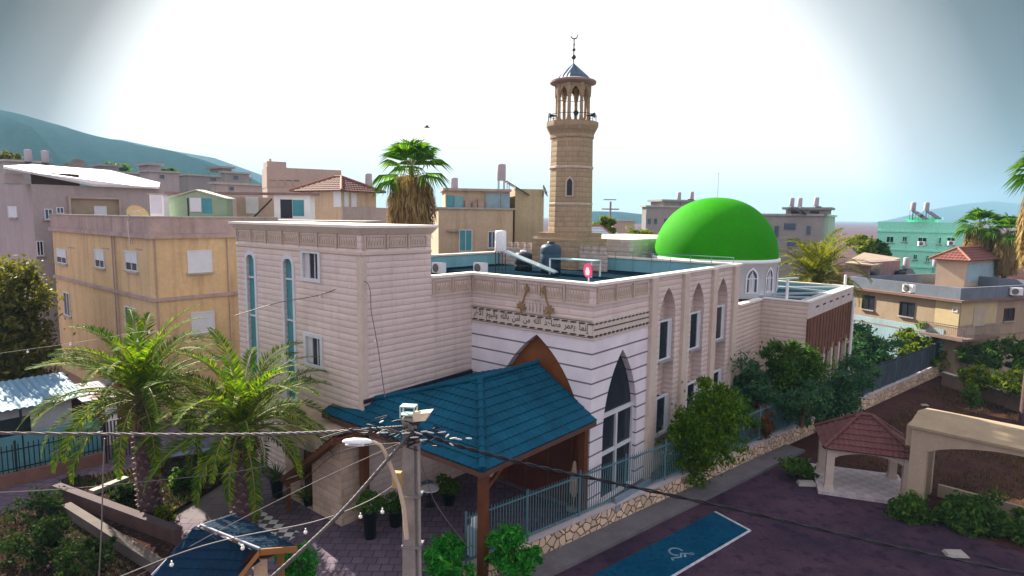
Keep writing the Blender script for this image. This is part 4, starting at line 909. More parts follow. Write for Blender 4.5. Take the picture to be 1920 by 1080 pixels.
# red hip roofed house
h1 = Bld('hip_roof_house', 'beige house with dull red hip roof left of the shaggy palm', 'house', 562, 640, 705, 358, 50, PLAST, rot=-30)
h1.hip('hip_roof', REDT, .6, 1.25)
h1.panel('shutter', 'L', 626, 358, 640, 388, ROLLER, 0, .04); h1.panel('shutter', 'R', 645, 360, 653, 388, ROLLER, 0, .04); h1.panel('shutter', 'R', 658, 362, 668, 388, ROLLER, 0, .04)
h1.panel('lower_wall', 'R', 641, 389, 734, 424, GREYP, 0, .1)
# tall beige house with a row of windows
h2 = Bld('terrace_house', 'tall pinkish house with a row of four small dark windows', 'house', 491, 500, 640, 322, 66, PINKP, rot=-62)
for x in (507, 523, 537, 551): h2.win('R', x, 338, x+10, 349, 'blue', sill=False, fm=PINKP, bars=0)
a, b, c, d = h2.rect('R', 501, 303, 537, 322); MB().box(-3.5, -.02, a, b, h2.h, d).build('stair_head', PINKP, h2.t)
a, b, c, d = h2.rect('R', 506, 297, 510, 303); MB().box(-1.2, -.5, a, b, c-.1, d).build('chimney', PINKP, h2.t)
h2.rim(h2.h+.5, PINKP, .2); h2.band('balcony_edge', h2.h-1.6, h2.h-.9, .02, PINKP)
# far teal-grey houses on the left
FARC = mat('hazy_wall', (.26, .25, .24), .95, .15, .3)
def far_house(label, pxl, pxc, pxr, yt, Y, m, wins=(), head=None, rot=-40, z0=-.6, cap=True, group=None):
    b = Bld('distant_house', label, 'house', pxl, pxc, pxr, yt, Y, m, z0, rot, group)
    if cap: b.band('roof_slab', b.h, b.h+.25, .25, CONC)
    for w in wins: b.win(w[0], *w[1:5], 'blue', sill=False, bars=0, fm=m)
    if head:
        a, bb, c, d = b.rect(head[0], *head[1:5])
        if head[0] == 'L': MB().box(a, bb, .5, min(4.5, b.b), b.h+.25, d).box(a-.4, bb+.4, .1, min(4.9, b.b), d+.002, d+.3).build('stair_head', m, b.t)
        else: MB().box(-4.5, -.5, a, bb, b.h+.25, d).box(-4.9, -.1, a-.4, bb+.4, d+.002, d+.3).build('stair_head', m, b.t)
    return b
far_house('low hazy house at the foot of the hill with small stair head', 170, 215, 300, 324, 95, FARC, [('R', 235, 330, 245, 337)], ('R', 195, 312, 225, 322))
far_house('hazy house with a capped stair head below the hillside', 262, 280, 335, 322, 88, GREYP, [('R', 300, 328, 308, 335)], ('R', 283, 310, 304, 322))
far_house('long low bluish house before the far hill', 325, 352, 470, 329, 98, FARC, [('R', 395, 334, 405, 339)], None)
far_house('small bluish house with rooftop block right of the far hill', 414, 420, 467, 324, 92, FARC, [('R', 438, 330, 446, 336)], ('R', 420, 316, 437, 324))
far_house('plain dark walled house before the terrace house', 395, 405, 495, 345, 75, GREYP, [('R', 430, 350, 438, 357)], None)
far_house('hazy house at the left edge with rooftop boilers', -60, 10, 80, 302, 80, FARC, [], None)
# weathered house behind the mosque
h3 = Bld('weathered_house', 'weathered beige house with cluttered upper terrace behind the mosque roof', 'house', 808, 822, 962, 391, 50, PLAST, rot=-80)
a, b, c, d = h3.rect('R', 836, 358, 958, 391); MB().box(-5, -.6, a, b, h3.h, d).build('upper_storey', PLAST, h3.t)
MB().box(-5.2, -.3, a-.2, b+.1, d+.002, d+.2).build('roof_slab', OLDC, h3.t); h3.band('terrace_edge', h3.h-.02, h3.h+.12, .15, CONC)
for k, (x0, x1, y0, y1, m) in enumerate(((838, 852, 366, 388, PANE_T), (853, 870, 368, 390, mat('teal_tarp', (.16, .36, .40), .7, .15)), (912, 940, 362, 391, mat('blue_tarp', (.22, .33, .40), .7, .2)), (941, 958, 362, 392, _M['blue_tarp']))):
    a, b, c, d = h3.rect('R', x0, y0, x1, y1); MB().fbox(fR(-.6), a, b, c, d, .01, .06).build('tarp' if k else 'window', m, h3.t)
for x0, x1, y0, y1 in ((873, 884, 376, 389), (886, 895, 380, 390), (897, 908, 373, 389)):
    a, b, c, d = h3.rect('R', x0, y0, x1, y1); MB().fbox(fR(-.55), a, b, h3.h+.12, d, .01, .4).build('crate', mat('old_crate', (.35, .26, .22), .9, .25), h3.t)
h3.win('R', 862, 432, 884, 470, 'teal', bars=1); h3.win('R', 916, 435, 929, 464, 'blue', bars=1)
h3.panel('shade_panel', 'R', 838, 430, 860, 434, OLDC, 0, .4)
h4 = Bld('tall_annex', 'taller windowless beige house block left of the minaret', 'house', 952, 966, 1020, 362, 52, mat('annex_plaster', (.40, .33, .22), .95, .12, .5, streak=.5), rot=-80)
h4.rim(h4.h+.35, _M['annex_plaster'], .25)
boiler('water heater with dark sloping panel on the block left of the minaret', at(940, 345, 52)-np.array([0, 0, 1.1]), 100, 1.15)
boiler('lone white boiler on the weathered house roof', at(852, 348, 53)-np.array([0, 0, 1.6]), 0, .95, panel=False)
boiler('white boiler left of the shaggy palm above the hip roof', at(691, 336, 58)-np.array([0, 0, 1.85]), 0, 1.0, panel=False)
dish('dark satellite dish seen edge on left of the minaret', at(1019, 362, 52)-np.array([0, 0, .35]), .52, 75, 20, CONCD)
dish('dark round satellite dish on the white metal roof', at(148, 322, 58)-np.array([0, 0, .25]), .72, 20, 20, CONCD, )
dish('small dark satellite dish left of the round one', at(128, 322, 58)-np.array([0, 0, .2]), .5, 50, 20, CONCD)
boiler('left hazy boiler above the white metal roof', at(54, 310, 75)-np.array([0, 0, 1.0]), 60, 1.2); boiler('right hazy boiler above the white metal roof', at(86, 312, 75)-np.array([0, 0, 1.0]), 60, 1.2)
# behind and right of the minaret
hut = Bld('metal_roof_hut', 'small hut with grey metal roof right of the minaret foot', 'hut', 1092, 1104, 1140, 446, 60, PINKP, rot=-60)
hut.hip('roof', mat('grey_sheet', (.42, .50, .56), .5, .1), .5, 1.1)
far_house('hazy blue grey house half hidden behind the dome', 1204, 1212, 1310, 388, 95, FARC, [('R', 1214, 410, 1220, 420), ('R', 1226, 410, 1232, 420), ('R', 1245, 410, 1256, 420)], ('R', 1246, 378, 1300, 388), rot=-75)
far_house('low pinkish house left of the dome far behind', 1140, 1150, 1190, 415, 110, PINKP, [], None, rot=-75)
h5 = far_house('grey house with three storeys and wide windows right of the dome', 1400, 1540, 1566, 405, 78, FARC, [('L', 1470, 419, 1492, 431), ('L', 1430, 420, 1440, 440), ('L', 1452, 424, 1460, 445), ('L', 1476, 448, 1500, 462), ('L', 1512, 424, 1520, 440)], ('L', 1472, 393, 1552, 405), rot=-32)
for x0, x1 in ((1482, 1497), (1518, 1535)):
    a, b, c, d = h5.rect('L', x0, 396, x1, 402); MB().fbox(fL(.5), a, b, c, d, .0, .03).build('window', PANE, h5.t)
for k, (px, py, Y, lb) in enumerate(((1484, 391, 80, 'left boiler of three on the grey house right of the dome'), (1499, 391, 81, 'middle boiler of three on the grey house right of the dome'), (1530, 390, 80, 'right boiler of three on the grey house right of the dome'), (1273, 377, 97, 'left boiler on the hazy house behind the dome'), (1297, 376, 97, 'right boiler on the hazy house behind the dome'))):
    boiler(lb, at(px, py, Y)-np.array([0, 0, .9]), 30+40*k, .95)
# mint green building
mg = Bld('mint_building', 'mint green three storey building with rooftop water heaters', 'house', 1646, 1795, 1812, 424, 76, mat('mint_paint', (.34, .90, .68), .85, .05, .4), rot=-40, z0=-.6)
mg.rim(mg.h+.45, _M['mint_paint'], .25)
for q in ((1663, 444, 1675, 454), (1693, 444, 1700, 452), (1722, 446, 1737, 457), (1758, 446, 1764, 457), (1776, 446, 1790, 457), (1665, 477, 1670, 483), (1713, 478, 1719, 486), (1737, 480, 1742, 490)): mg.win('L', *q, 'glass', sill=True, fm=_M['mint_paint'])
for yy in (468, 433, 499): 
    a, b, c, d = mg.rect('L', 1648, yy, 1795, yy+3); MB().fbox(fL(), -mg.a, 0, c, d, 0, .12).build('floor_band', _M['mint_paint'], mg.t)
for px in (1757, 1700): 
    a, b, c, d = mg.rect('L', px, 430, px+1.5, 505); MB().fbox(fL(), a, b, 0, d, 0, .1).build('drain_pipe', _M['mint_paint'], mg.t)
a, b, c, d = mg.rect('L', 1700, 411, 1750, 422); MB().box(a, b, 1, 5, mg.h, d).box(a-.5, b+.5, .6, 5.4, d+.002, d+.25).build('stair_head', _M['mint_paint'], mg.t)
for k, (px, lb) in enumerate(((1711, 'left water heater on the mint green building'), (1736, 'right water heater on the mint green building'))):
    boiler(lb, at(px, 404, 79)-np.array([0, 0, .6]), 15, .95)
ac_unit('air conditioner hung under the middle window of the mint building', at(1727, 462, 75.2), -6, .9); ac_unit('air conditioner hung below the right window of the mint building', at(1783, 461, 75.6), -6, .9)
# hut with flat sheet roof between palm and mint building
sh = Bld('sheet_roof_hut', 'low hut with brownish sheet roof before the mint green building', 'hut', 1585, 1630, 1688, 492, 58, mat('hut_wall', (.24, .17, .18), .9, .2), rot=-55, z0=-.6)
q = [sh.F.loc(at(*p)) for p in ((1582, 492, 57.5), (1640, 497, 57), (1690, 484, 66), (1620, 473, 68))]
mb = MB(); mb.hexa([(v[0], v[1], v[2]-.12) for v in q], [tuple(v) for v in q]); mb.build('sheet_roof', mat('brown_sheet', (.34, .27, .20), .8, .15), sh.t)
sh.panel('doorway', 'R', 1632, 494, 1650, 520, PANE, 0, .03)
# beige house on the right with the balcony
hr = Bld('balcony_house', 'two storey beige house with corner balcony and cluttered flat roof on the right', 'house', 1592, 1800, 1990, 566, 47, mat('right_plaster', (.36, .275, .19), .95, .13, .6, streak=.4), z0=-.6, rot=-68)
hh = hr.h; hr.band('roof_slab', hh-.05, hh+.14, .35, mat('slab_brown', (.20, .12, .09), .9, .2)); hr.h = hh+.14
pz2 = hr.F.onL(1800, 540)[1]; hr.rim(pz2, mat('bluish_parapet', (.15, .18, .23), .9, .2, .8, streak=.5), .2); hr.h = hh
hr.win('L', 1618, 555, 1638, 579, 'glass', bars=1, fm=IROND); hr.win('L', 1688, 568, 1713, 592, 'glass', bars=1, fm=IROND)
hr.panel('light_wall', 'L', 1753, 565, 1799, 612, mat('cream_wall', (.52, .42, .24), .9, .1), 0, .03); hr.panel('cream_wall', 'R', 1801, 565, 1868, 608, _M['cream_wall'], 0, .03)
hr.win('L', 1788, 577, 1795, 584, 'glass', bars=0, sill=False); hr.panel('door', 'R', 1824, 575, 1846, 612, mat('door_paint', (.45, .38, .28), .7, .1), .03, .07); hr.win('R', 1883, 579, 1900, 600, 'glass', bars=1, fm=DARKRED)
zb_ = hr.F.onL(1800, 632)[1]
MB().box(-2.2, 1.1, -1.1, 3.4, zb_-.16, zb_).build('balcony_slab', mat('balcony_edge', (.20, .13, .11), .9, .2), hr.t)
mb = MB()
for k in range(24): 
    x = -2.2+3.3*k/23; mb.tube([(x, -1.05, zb_), (x, -1.05, zb_+.95)], .015, 4)
    yv = -1.05+4.4*k/23; mb.tube([(1.05, yv, zb_), (1.05, yv, zb_+.95)], .015, 4)
mb.tube([(-2.2, -1.05, zb_+.95), (1.05, -1.05, zb_+.95), (1.05, 3.4, zb_+.95)], .03, 5); mb.build('balcony_railing', mat('rail_grey', (.22, .19, .20), .6, .1), hr.t)
hr.band('floor_band', zb_-.2, zb_-.08, .06, mat('band_beige', (.30, .22, .16), .9, .15))
hr.panel('blue_wall', 'L', 1594, 602, 1768, 700, mat('pale_blue_paint', (.30, .45, .52), .9, .12, .7, streak=.3), 0, .05)
rr = Bld('rooftop_house', 'small beige rooftop house with red hip roof on the balcony house', 'house', 1757, 1812, 1874, 489, 56, mat('rr_wall', (.50, .40, .30), .9, .1), z0=hh-.45, rot=-55)
rr.hip('hip_roof', mat('red_sheet_tile', (.17, .06, .05), .75, .2), .5, 1.05); rr.panel('painted_wall', 'R', 1813, 492, 1874, 526, mat('teal_wall', (.28, .42, .46), .9, .15), 0, .03)
zR = hh-.6+.16
ac_unit('air conditioner on the balcony house roof near its left end', gp(1664, 528, zR), -68); ac_unit('air conditioner on the parapet of the balcony house', at(1704, 541, 47.5)-np.array([0, 0, .35]), -68)
ac_unit('air conditioner at the right edge of the balcony house roof', at(1905, 548, 49)-np.array([0, 0, .3]), -20)
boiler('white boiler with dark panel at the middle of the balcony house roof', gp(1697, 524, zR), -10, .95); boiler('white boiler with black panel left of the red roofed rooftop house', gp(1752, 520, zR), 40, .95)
tank('black water tank on the balcony house roof', gp(1688, 528, zR), .5, 1.1, BLACKP)
# hut with the corrugated roof at the far left
E1 = at(133, 742, 28); FL_ = Frame((E1[0], E1[1], 0), -40)
lh = thing('corrugated_hut', 'white walled hut with bluish corrugated roof at the left edge', 'hut', FL_.o, -40); zE = E1[2]
mb = MB().box(-3.1, 0, -9.5, 0, 0, zE-.06); mb.build('wall', mat('hut_white', (.42, .44, .48), .9, .12, .8, streak=.3), lh)
V = [(.45, -10, zE-.05), (.45, .5, zE-.05), (-3.2, .5, zE+.45), (-3.2, -10, zE+.45)]
mb = MB(); tiled(mb, V, (0, 1, 0), 6, .28, .05, .0, 6); mb.build('corrugated_roof', mat('blue_sheet_roof', (.12, .24, .34), .6, .15, 1, metal=.1), lh)
a0, z0_ = FL_.onR(0, 832); b0, z1_ = FL_.onR(56, 778); MB().fbox(fR(), a0-2, b0, z0_, z1_, 0, .03).build('window_opening', PANE, lh)
MB().fbox(fR(), -9, .1, .0, 1.0, .0, .06).build('teal_dado', mat('teal_dado', (.08, .20, .24), .8, .15), lh)
a0, z0_ = FL_.onR(42, 870); MB().tube([(.42, a0, 0), (.42, a0, zE-.1)], .05, 6).build('roof_post', IROND, lh)
lean = thing('lean_to', 'dark reddish lean-to shed against the corrugated hut', 'shed', FL_.wor(-1.2, .5, 0), -40)
MB().box(-2.5, .6, .1, 2.6, 0, 2.5).build('wall', mat('rusty_wall', (.16, .045, .04), .9, .3), lean); MB().hexa([(-2.6, 0, 2.5), (.9, 0, 2.4), (.9, 2.9, 2.3), (-2.6, 2.9, 2.4)], [(-2.6, 0, 2.6), (.9, 0, 2.5), (.9, 2.9, 2.4), (-2.6, 2.9, 2.5)]).build('roof', mat('violet_grey_sheet', (.20, .18, .24), .7, .15), lean)
MB().box(.6, .65, 1.0, 1.5, 0, 1.9).build('door', WHITE, lean)
dh = Bld('dark_shed', 'low dark shed with grey roof behind the left palm', 'shed', 200, 215, 330, 742, 33, mat('shed_wall', (.09, .06, .07), .9, .2), rot=-40); dh.band('roof', dh.h, dh.h+.12, .3, _M['violet_grey_sheet'])

# ------------------------------------------------------------------ plants
def quads(name, C, U, V, m, parent, kite=True):
    """many small leaves: centre, half length vector, half width vector"""
    n = len(C)
    if kite: P = np.stack([C-U, C-U*.1+V, C+U, C-U*.1-V], 1).reshape(-1, 3)
    else: P = np.stack([C-U-V, C+U-V, C+U+V, C-U+V], 1).reshape(-1, 3)
    me = bpy.data.meshes.new(name); me.vertices.add(4*n); me.vertices.foreach_set('co', P.astype(np.float32).ravel())
    me.loops.add(4*n); me.loops.foreach_set('vertex_index', np.arange(4*n, dtype=np.int32))
    me.polygons.add(n); me.polygons.foreach_set('loop_start', np.arange(0, 4*n, 4, dtype=np.int32)); me.update(calc_edges=True)
    o = bpy.data.objects.new(name, me); COL.objects.link(o); me.materials.append(m)
    if parent: o.parent = parent
    return o
def unit(a): return a/np.maximum(np.linalg.norm(a, axis=1, keepdims=True), 1e-9)
def leaf_cloud(lobes, n, size, rng, droop=.3, clumps=26, spread=.30):
    """lobes: (x, y, z, rx, ry, rz). Leaves gather in clumps on the lobes' shells"""
    w = np.array([l[3]*l[4]+l[3]*l[5] for l in lobes], float); w /= w.sum(); C = []
    for l, k in zip(lobes, w):
        nc = max(5, int(clumps*k*len(lobes)**.5)); d = unit(rng.normal(size=(nc, 3))); r = rng.uniform(.35, 1.22, (nc, 1))**.7
        cc = np.array(l[:3])+d*r*np.array(l[3:]); sz = rng.uniform(.35, 1.6, (nc, 1))*spread*np.array(l[3:]).mean()
        m = int(n*k); i = rng.integers(0, nc, m); off = rng.normal(size=(m, 3))*.62*np.array([1, 1, .75])
        C.append(cc[i]+off*sz[i])
    C = np.vstack(C); m = len(C); d = unit(rng.normal(size=(m, 3))+np.array([0, 0, -droop])); s = size*rng.uniform(.6, 1.35, (m, 1))
    v = unit(np.cross(d, rng.normal(size=(m, 3)))); return C, d*s, v*s*.42
def limbs(mb, h, r, lobes, rng):
    mb.tube([(0, 0, -.1), (rng.uniform(-.1, .1), rng.uniform(-.1, .1), h*.5), (0, 0, h)], [r*1.25, r, r*.8], 7)
    for l in lobes:
        c = np.array(l[:3]); st = np.array([0, 0, h*rng.uniform(.6, .98)])
        for k in range(2):
            e = c+rng.normal(size=3)*np.array(l[3:])*.45; mb.tube([st, (st+e)/2+rng.normal(size=3)*.12, e], [r*.5, r*.3, r*.08], 5)
def tree(name, label, cat, base, lobes, n, size, m, seed, trunk=(1.0, .09), group=None, clumps=26, spread=.3, droop=.3):
    rng = np.random.default_rng(seed); t = thing(name, label, cat, base, 0, group)
    mb = MB(); limbs(mb, trunk[0], trunk[1], lobes, rng); mb.build('trunk', BARK, t, uv=False)
    quads('crown', *leaf_cloud(lobes, n, size, rng, droop, clumps, spread), m, t); return t
def px_tree(name, label, cat, px0, px1, py0, py1, Y, n, size, m, seed, zbase=None, nl=5, **kw):
    """a tree that stands at depth Y and fills that window of the photo"""
    c = at((px0+px1)/2, (py0+py1)/2, Y); rx = (px1-px0)/2/FPX*Y; hz_ = (py1-py0)/FPX*Y; zb_ = zbase if zbase is not None else c[2]-hz_/2
    rng = np.random.default_rng(seed+500); zc = c[2]-zb_; L = []
    for k in range(nl):
        a = rng.uniform(0, 2*pi); q = rng.uniform(.2, .62); f = rng.uniform(.42, .62)
        L.append((cos(a)*rx*q, sin(a)*rx*q*.8, zc+rng.uniform(-.32, .34)*hz_, rx*f, rx*f, hz_*.5*f*1.05))
    L.append((0, 0, zc, rx*.6, rx*.6, hz_*.36))
    return tree(name, label, cat, (c[0], c[1], zb_), L, n, size, m, seed, (max(.3, zc*.8), .03+rx*.05), **kw)
def frond_mesh(c, az, el, L, droop, npair, lw, rng, C, U, V, ribs):
    """one feather leaf: collects leaflets in C, U, V and the rib in ribs"""
    dirh = np.array([cos(az), sin(az), 0]); pts = []; p = np.array(c, float); ang = el; st = L/14
    for k in range(15):
        pts.append(p.copy()); p = p+(dirh*cos(ang)+np.array([0, 0, sin(ang)]))*st; ang -= droop/14*(1+k*.09)
    ribs.append(pts); pts = np.array(pts); side = np.array([-sin(az), cos(az), 0])
    tw = rng.uniform(-.4, .4)
    for k in range(npair):
        f = .12+.88*k/(npair-1); i = min(13, int(f*14)); q = pts[i]+(pts[i+1]-pts[i])*(f*14-i); t = pts[i+1]-pts[i]; t /= np.linalg.norm(t)
        up_ = np.cross(t, side); ll = lw*(math.sin(pi*min(1, f*.86+.12))**.6)*rng.uniform(.8, 1.15)
        for sg in (-1, 1):
            d = t*(.62+.25*f)+side*sg*(.75)+up_*(.30+tw*sg)+rng.normal(size=3)*.09+np.array([0, 0, -.12]); d /= np.linalg.norm(d)
            w = np.cross(d, up_); w /= np.linalg.norm(w)
            C.append(q+d*ll*.5); U.append(d*ll*.5); V.append(w*lw*.06)
def date_palm(label, base, h, L, nf, seed, r=.24, lean=(0, 0), el_min=-.25, fm=None):
    rng = np.random.default_rng(seed); t = thing('date_palm', label, 'palm tree', base, 0); top = np.array([lean[0], lean[1], h])
    mb = MB(); zs = np.linspace(-.05, h, 12); mb.tube([(lean[0]*z/h, lean[1]*z/h, z) for z in zs], [r*(1.1-.15*z/h+.06*sin(z*9)) for z in zs], 12)
    mb.build('trunk', PALMB, t, uv=False); mb = MB()
    for k in range(int(h*34)):
        z = h*(k+.5)/(h*34); a = k*2.4; rr = r*(1.08-.1*z/h); c = np.array([lean[0]*z/h+rr*cos(a), lean[1]*z/h+rr*sin(a), z]); o = np.array([cos(a), sin(a), .9])*.11; s_ = np.array([-sin(a), cos(a), 0])*.085*r/.3
        mb.add([c-s_-o*.3, c+s_-o*.3, c+s_*.6+o, c-s_*.6+o, c+np.array([0, 0, .13])], [(0, 1, 2, 3), (3, 2, 4), (1, 4, 2), (0, 3, 4)])
    mb.build('bark_scales', mat('bark_scale', (.24, .16, .15), .95, .5, 3, bmp=.6), t, uv=False)
    C, U, V, ribs = [], [], [], []
    for k in range(nf):
        f = k/(nf-1); el = pi/2*.96-(pi/2*.96-el_min)*f**1.15; az = k*2.39996+rng.uniform(-.2, .2)
        frond_mesh(top+np.array([cos(az), sin(az), 0])*.1+np.array([0, 0, .15*(1-f)]), az, el+rng.uniform(-.1, .1), L*rng.uniform(.85, 1.08)*(1-.12*f), rng.uniform(.75, 1.2)+.15*f, 60, L*.118, rng, C, U, V, ribs)
    quads('crown', np.array(C), np.array(U), np.array(V), fm or FROND, t)
    mb = MB(); [mb.tube(p, [.035*L/3.5*(1-.85*i/14) for i in range(15)], 4, cap=False) for p in ribs]; mb.build('leaf_ribs' if 0 else 'rib_cluster', mat('frond_rib', (.20, .19, .06), .6, .15), t, uv=False)
    C, U, V = [], [], []
    for k in range(90):
        a = rng.uniform(0, 2*pi); z = h-rng.uniform(-.1, .75); C.append((lean[0]+cos(a)*r*1.3, lean[1]+sin(a)*r*1.3, z-.12)); d = np.array([cos(a)*.45, sin(a)*.45, -1.0+rng.normal()*.3]); d /= np.linalg.norm(d); U.append(d*.26); V.append(np.array([-sin(a), cos(a), 0])*.02)
    quads('dead_skirt', np.array(C), np.array(U), np.array(V), DEADL, t); return t
def fan_palm(label, p, h, R_, nl, seed, skirt, r=.22, up_only=.0):
    rng = np.random.default_rng(seed); t = thing('fan_palm', label, 'palm tree', p, 0); top = np.array([0, 0, h])
    MB().tube([(0, 0, -.1), (0, 0, h*.5), (0, 0, h)], [r*1.2, r, r*.9], 9).build('trunk', PALMB, t, uv=False)
    fan = MB(); st = MB()
    for k in range(nl):
        f = k/(nl-1); el = 1.5-1.75*f**1.15; az = k*2.39996+rng.uniform(-.3, .3); dh = np.array([cos(az), sin(az), 0]); L = R_*rng.uniform(.36, .56)
        d = dh*cos(el)+np.array([0, 0, sin(el)]); hub = top+d*L+np.array([0, 0, .1]); st.tube([top, top+d*L*.5+np.array([0, 0, .05]), hub], [.03, .022, .015], 4, cap=False)
        sd_ = np.array([-sin(az), cos(az), 0]); nn = np.cross(d, sd_); Rf = R_*rng.uniform(.58, .76); m = 17
        for j in range(m):
            a0 = -1.15+2.3*j/m; a1 = -1.15+2.3*(j+1)/m; am = (a0+a1)/2; fold = .05*Rf
            def pt(a, q, z): v = d*cos(a)+sd_*sin(a); return hub+v*q+nn*z+np.array([0, 0, -.62*(q/Rf)**2*Rf*(.28+.3*f)])
            tip = pt(am+rng.uniform(-.04, .04), Rf*rng.uniform(.92, 1.08), -fold*2)-np.array([0, 0, Rf*rng.uniform(.05, .24)])
            q = Rf*.62; fan.add([hub, pt(a0, q, 0), pt(am, q*1.02, fold), pt(a1, q, 0), tip], [(0, 1, 2), (0, 2, 3), (1, 4, 2), (2, 4, 3)])
    fan.build('crown', FANL, t, uv=False); st.build('leaf_stalk', mat('frond_rib', (.2, .19, .06)), t, uv=False)
    C, U, V = [], [], []
    for k in range(int(1300*skirt)):
        a = rng.uniform(0, 2*pi); q = rng.uniform(0, 1); z = h-.1-q*skirt; w = R_*(.22+.40*sin(pi*min(1, .2+q*.6)))*rng.uniform(.5, 1.05)
        d = np.array([cos(a)*.25, sin(a)*.25, -1+rng.normal()*.2])+rng.normal(size=3)*.12; d /= np.linalg.norm(d); C.append((cos(a)*w, sin(a)*w, z-.2)); U.append(d*rng.uniform(.25, .55)); V.append(np.array([-sin(a), cos(a), 0])*rng.uniform(.03, .07))
    quads('dead_skirt', np.array(C), np.array(U), np.array(V), DEADL, t); return t
# palms
date_palm('date palm in the garden bed, the left one of the front pair', gp(282, 955, .2), 4.2, 4.3, 54, 21, .35, (-.2, .2), -.05)
date_palm('date palm with stout trunk on the checkered paving, right one of the front pair', gp(460, 985, 0), 3.6, 4.2, 54, 22, .42, (0, .1), -.08)
pb = at(1532, 520, 50); date_palm('bushy yellowish date palm right of the dome', (pb[0], pb[1], 0), 6.6, 5.2, 66, 23, .3, el_min=.0, fm=FRONDY)
pb = at(772, 420, 39); fan_palm('tall fan palm with long dead skirt rising behind the stair tower', (pb[0], pb[1], 0), at(772, 330, 39)[2], 2.45, 21, 24, 3.4)
pb = at(1833, 470, 62); fan_palm('fan palm behind the red roofed rooftop house, left of the far pair', (pb[0], pb[1], 0), at(1833, 428, 62)[2], 2.1, 24, 25, 3.2)
pb = at(1887, 470, 60); fan_palm('fan palm behind the red roofed rooftop house, right of the far pair', (pb[0], pb[1], 0), at(1885, 440, 60)[2], 2.0, 22, 26, 3.4)
pb = at(1955, 470, 36); fan_palm('tall fan palm with ragged skirt cut by the right edge of the view', (pb[0], pb[1], -.6), at(1945, 305, 36)[2], 2.0, 26, 27, 5.0)
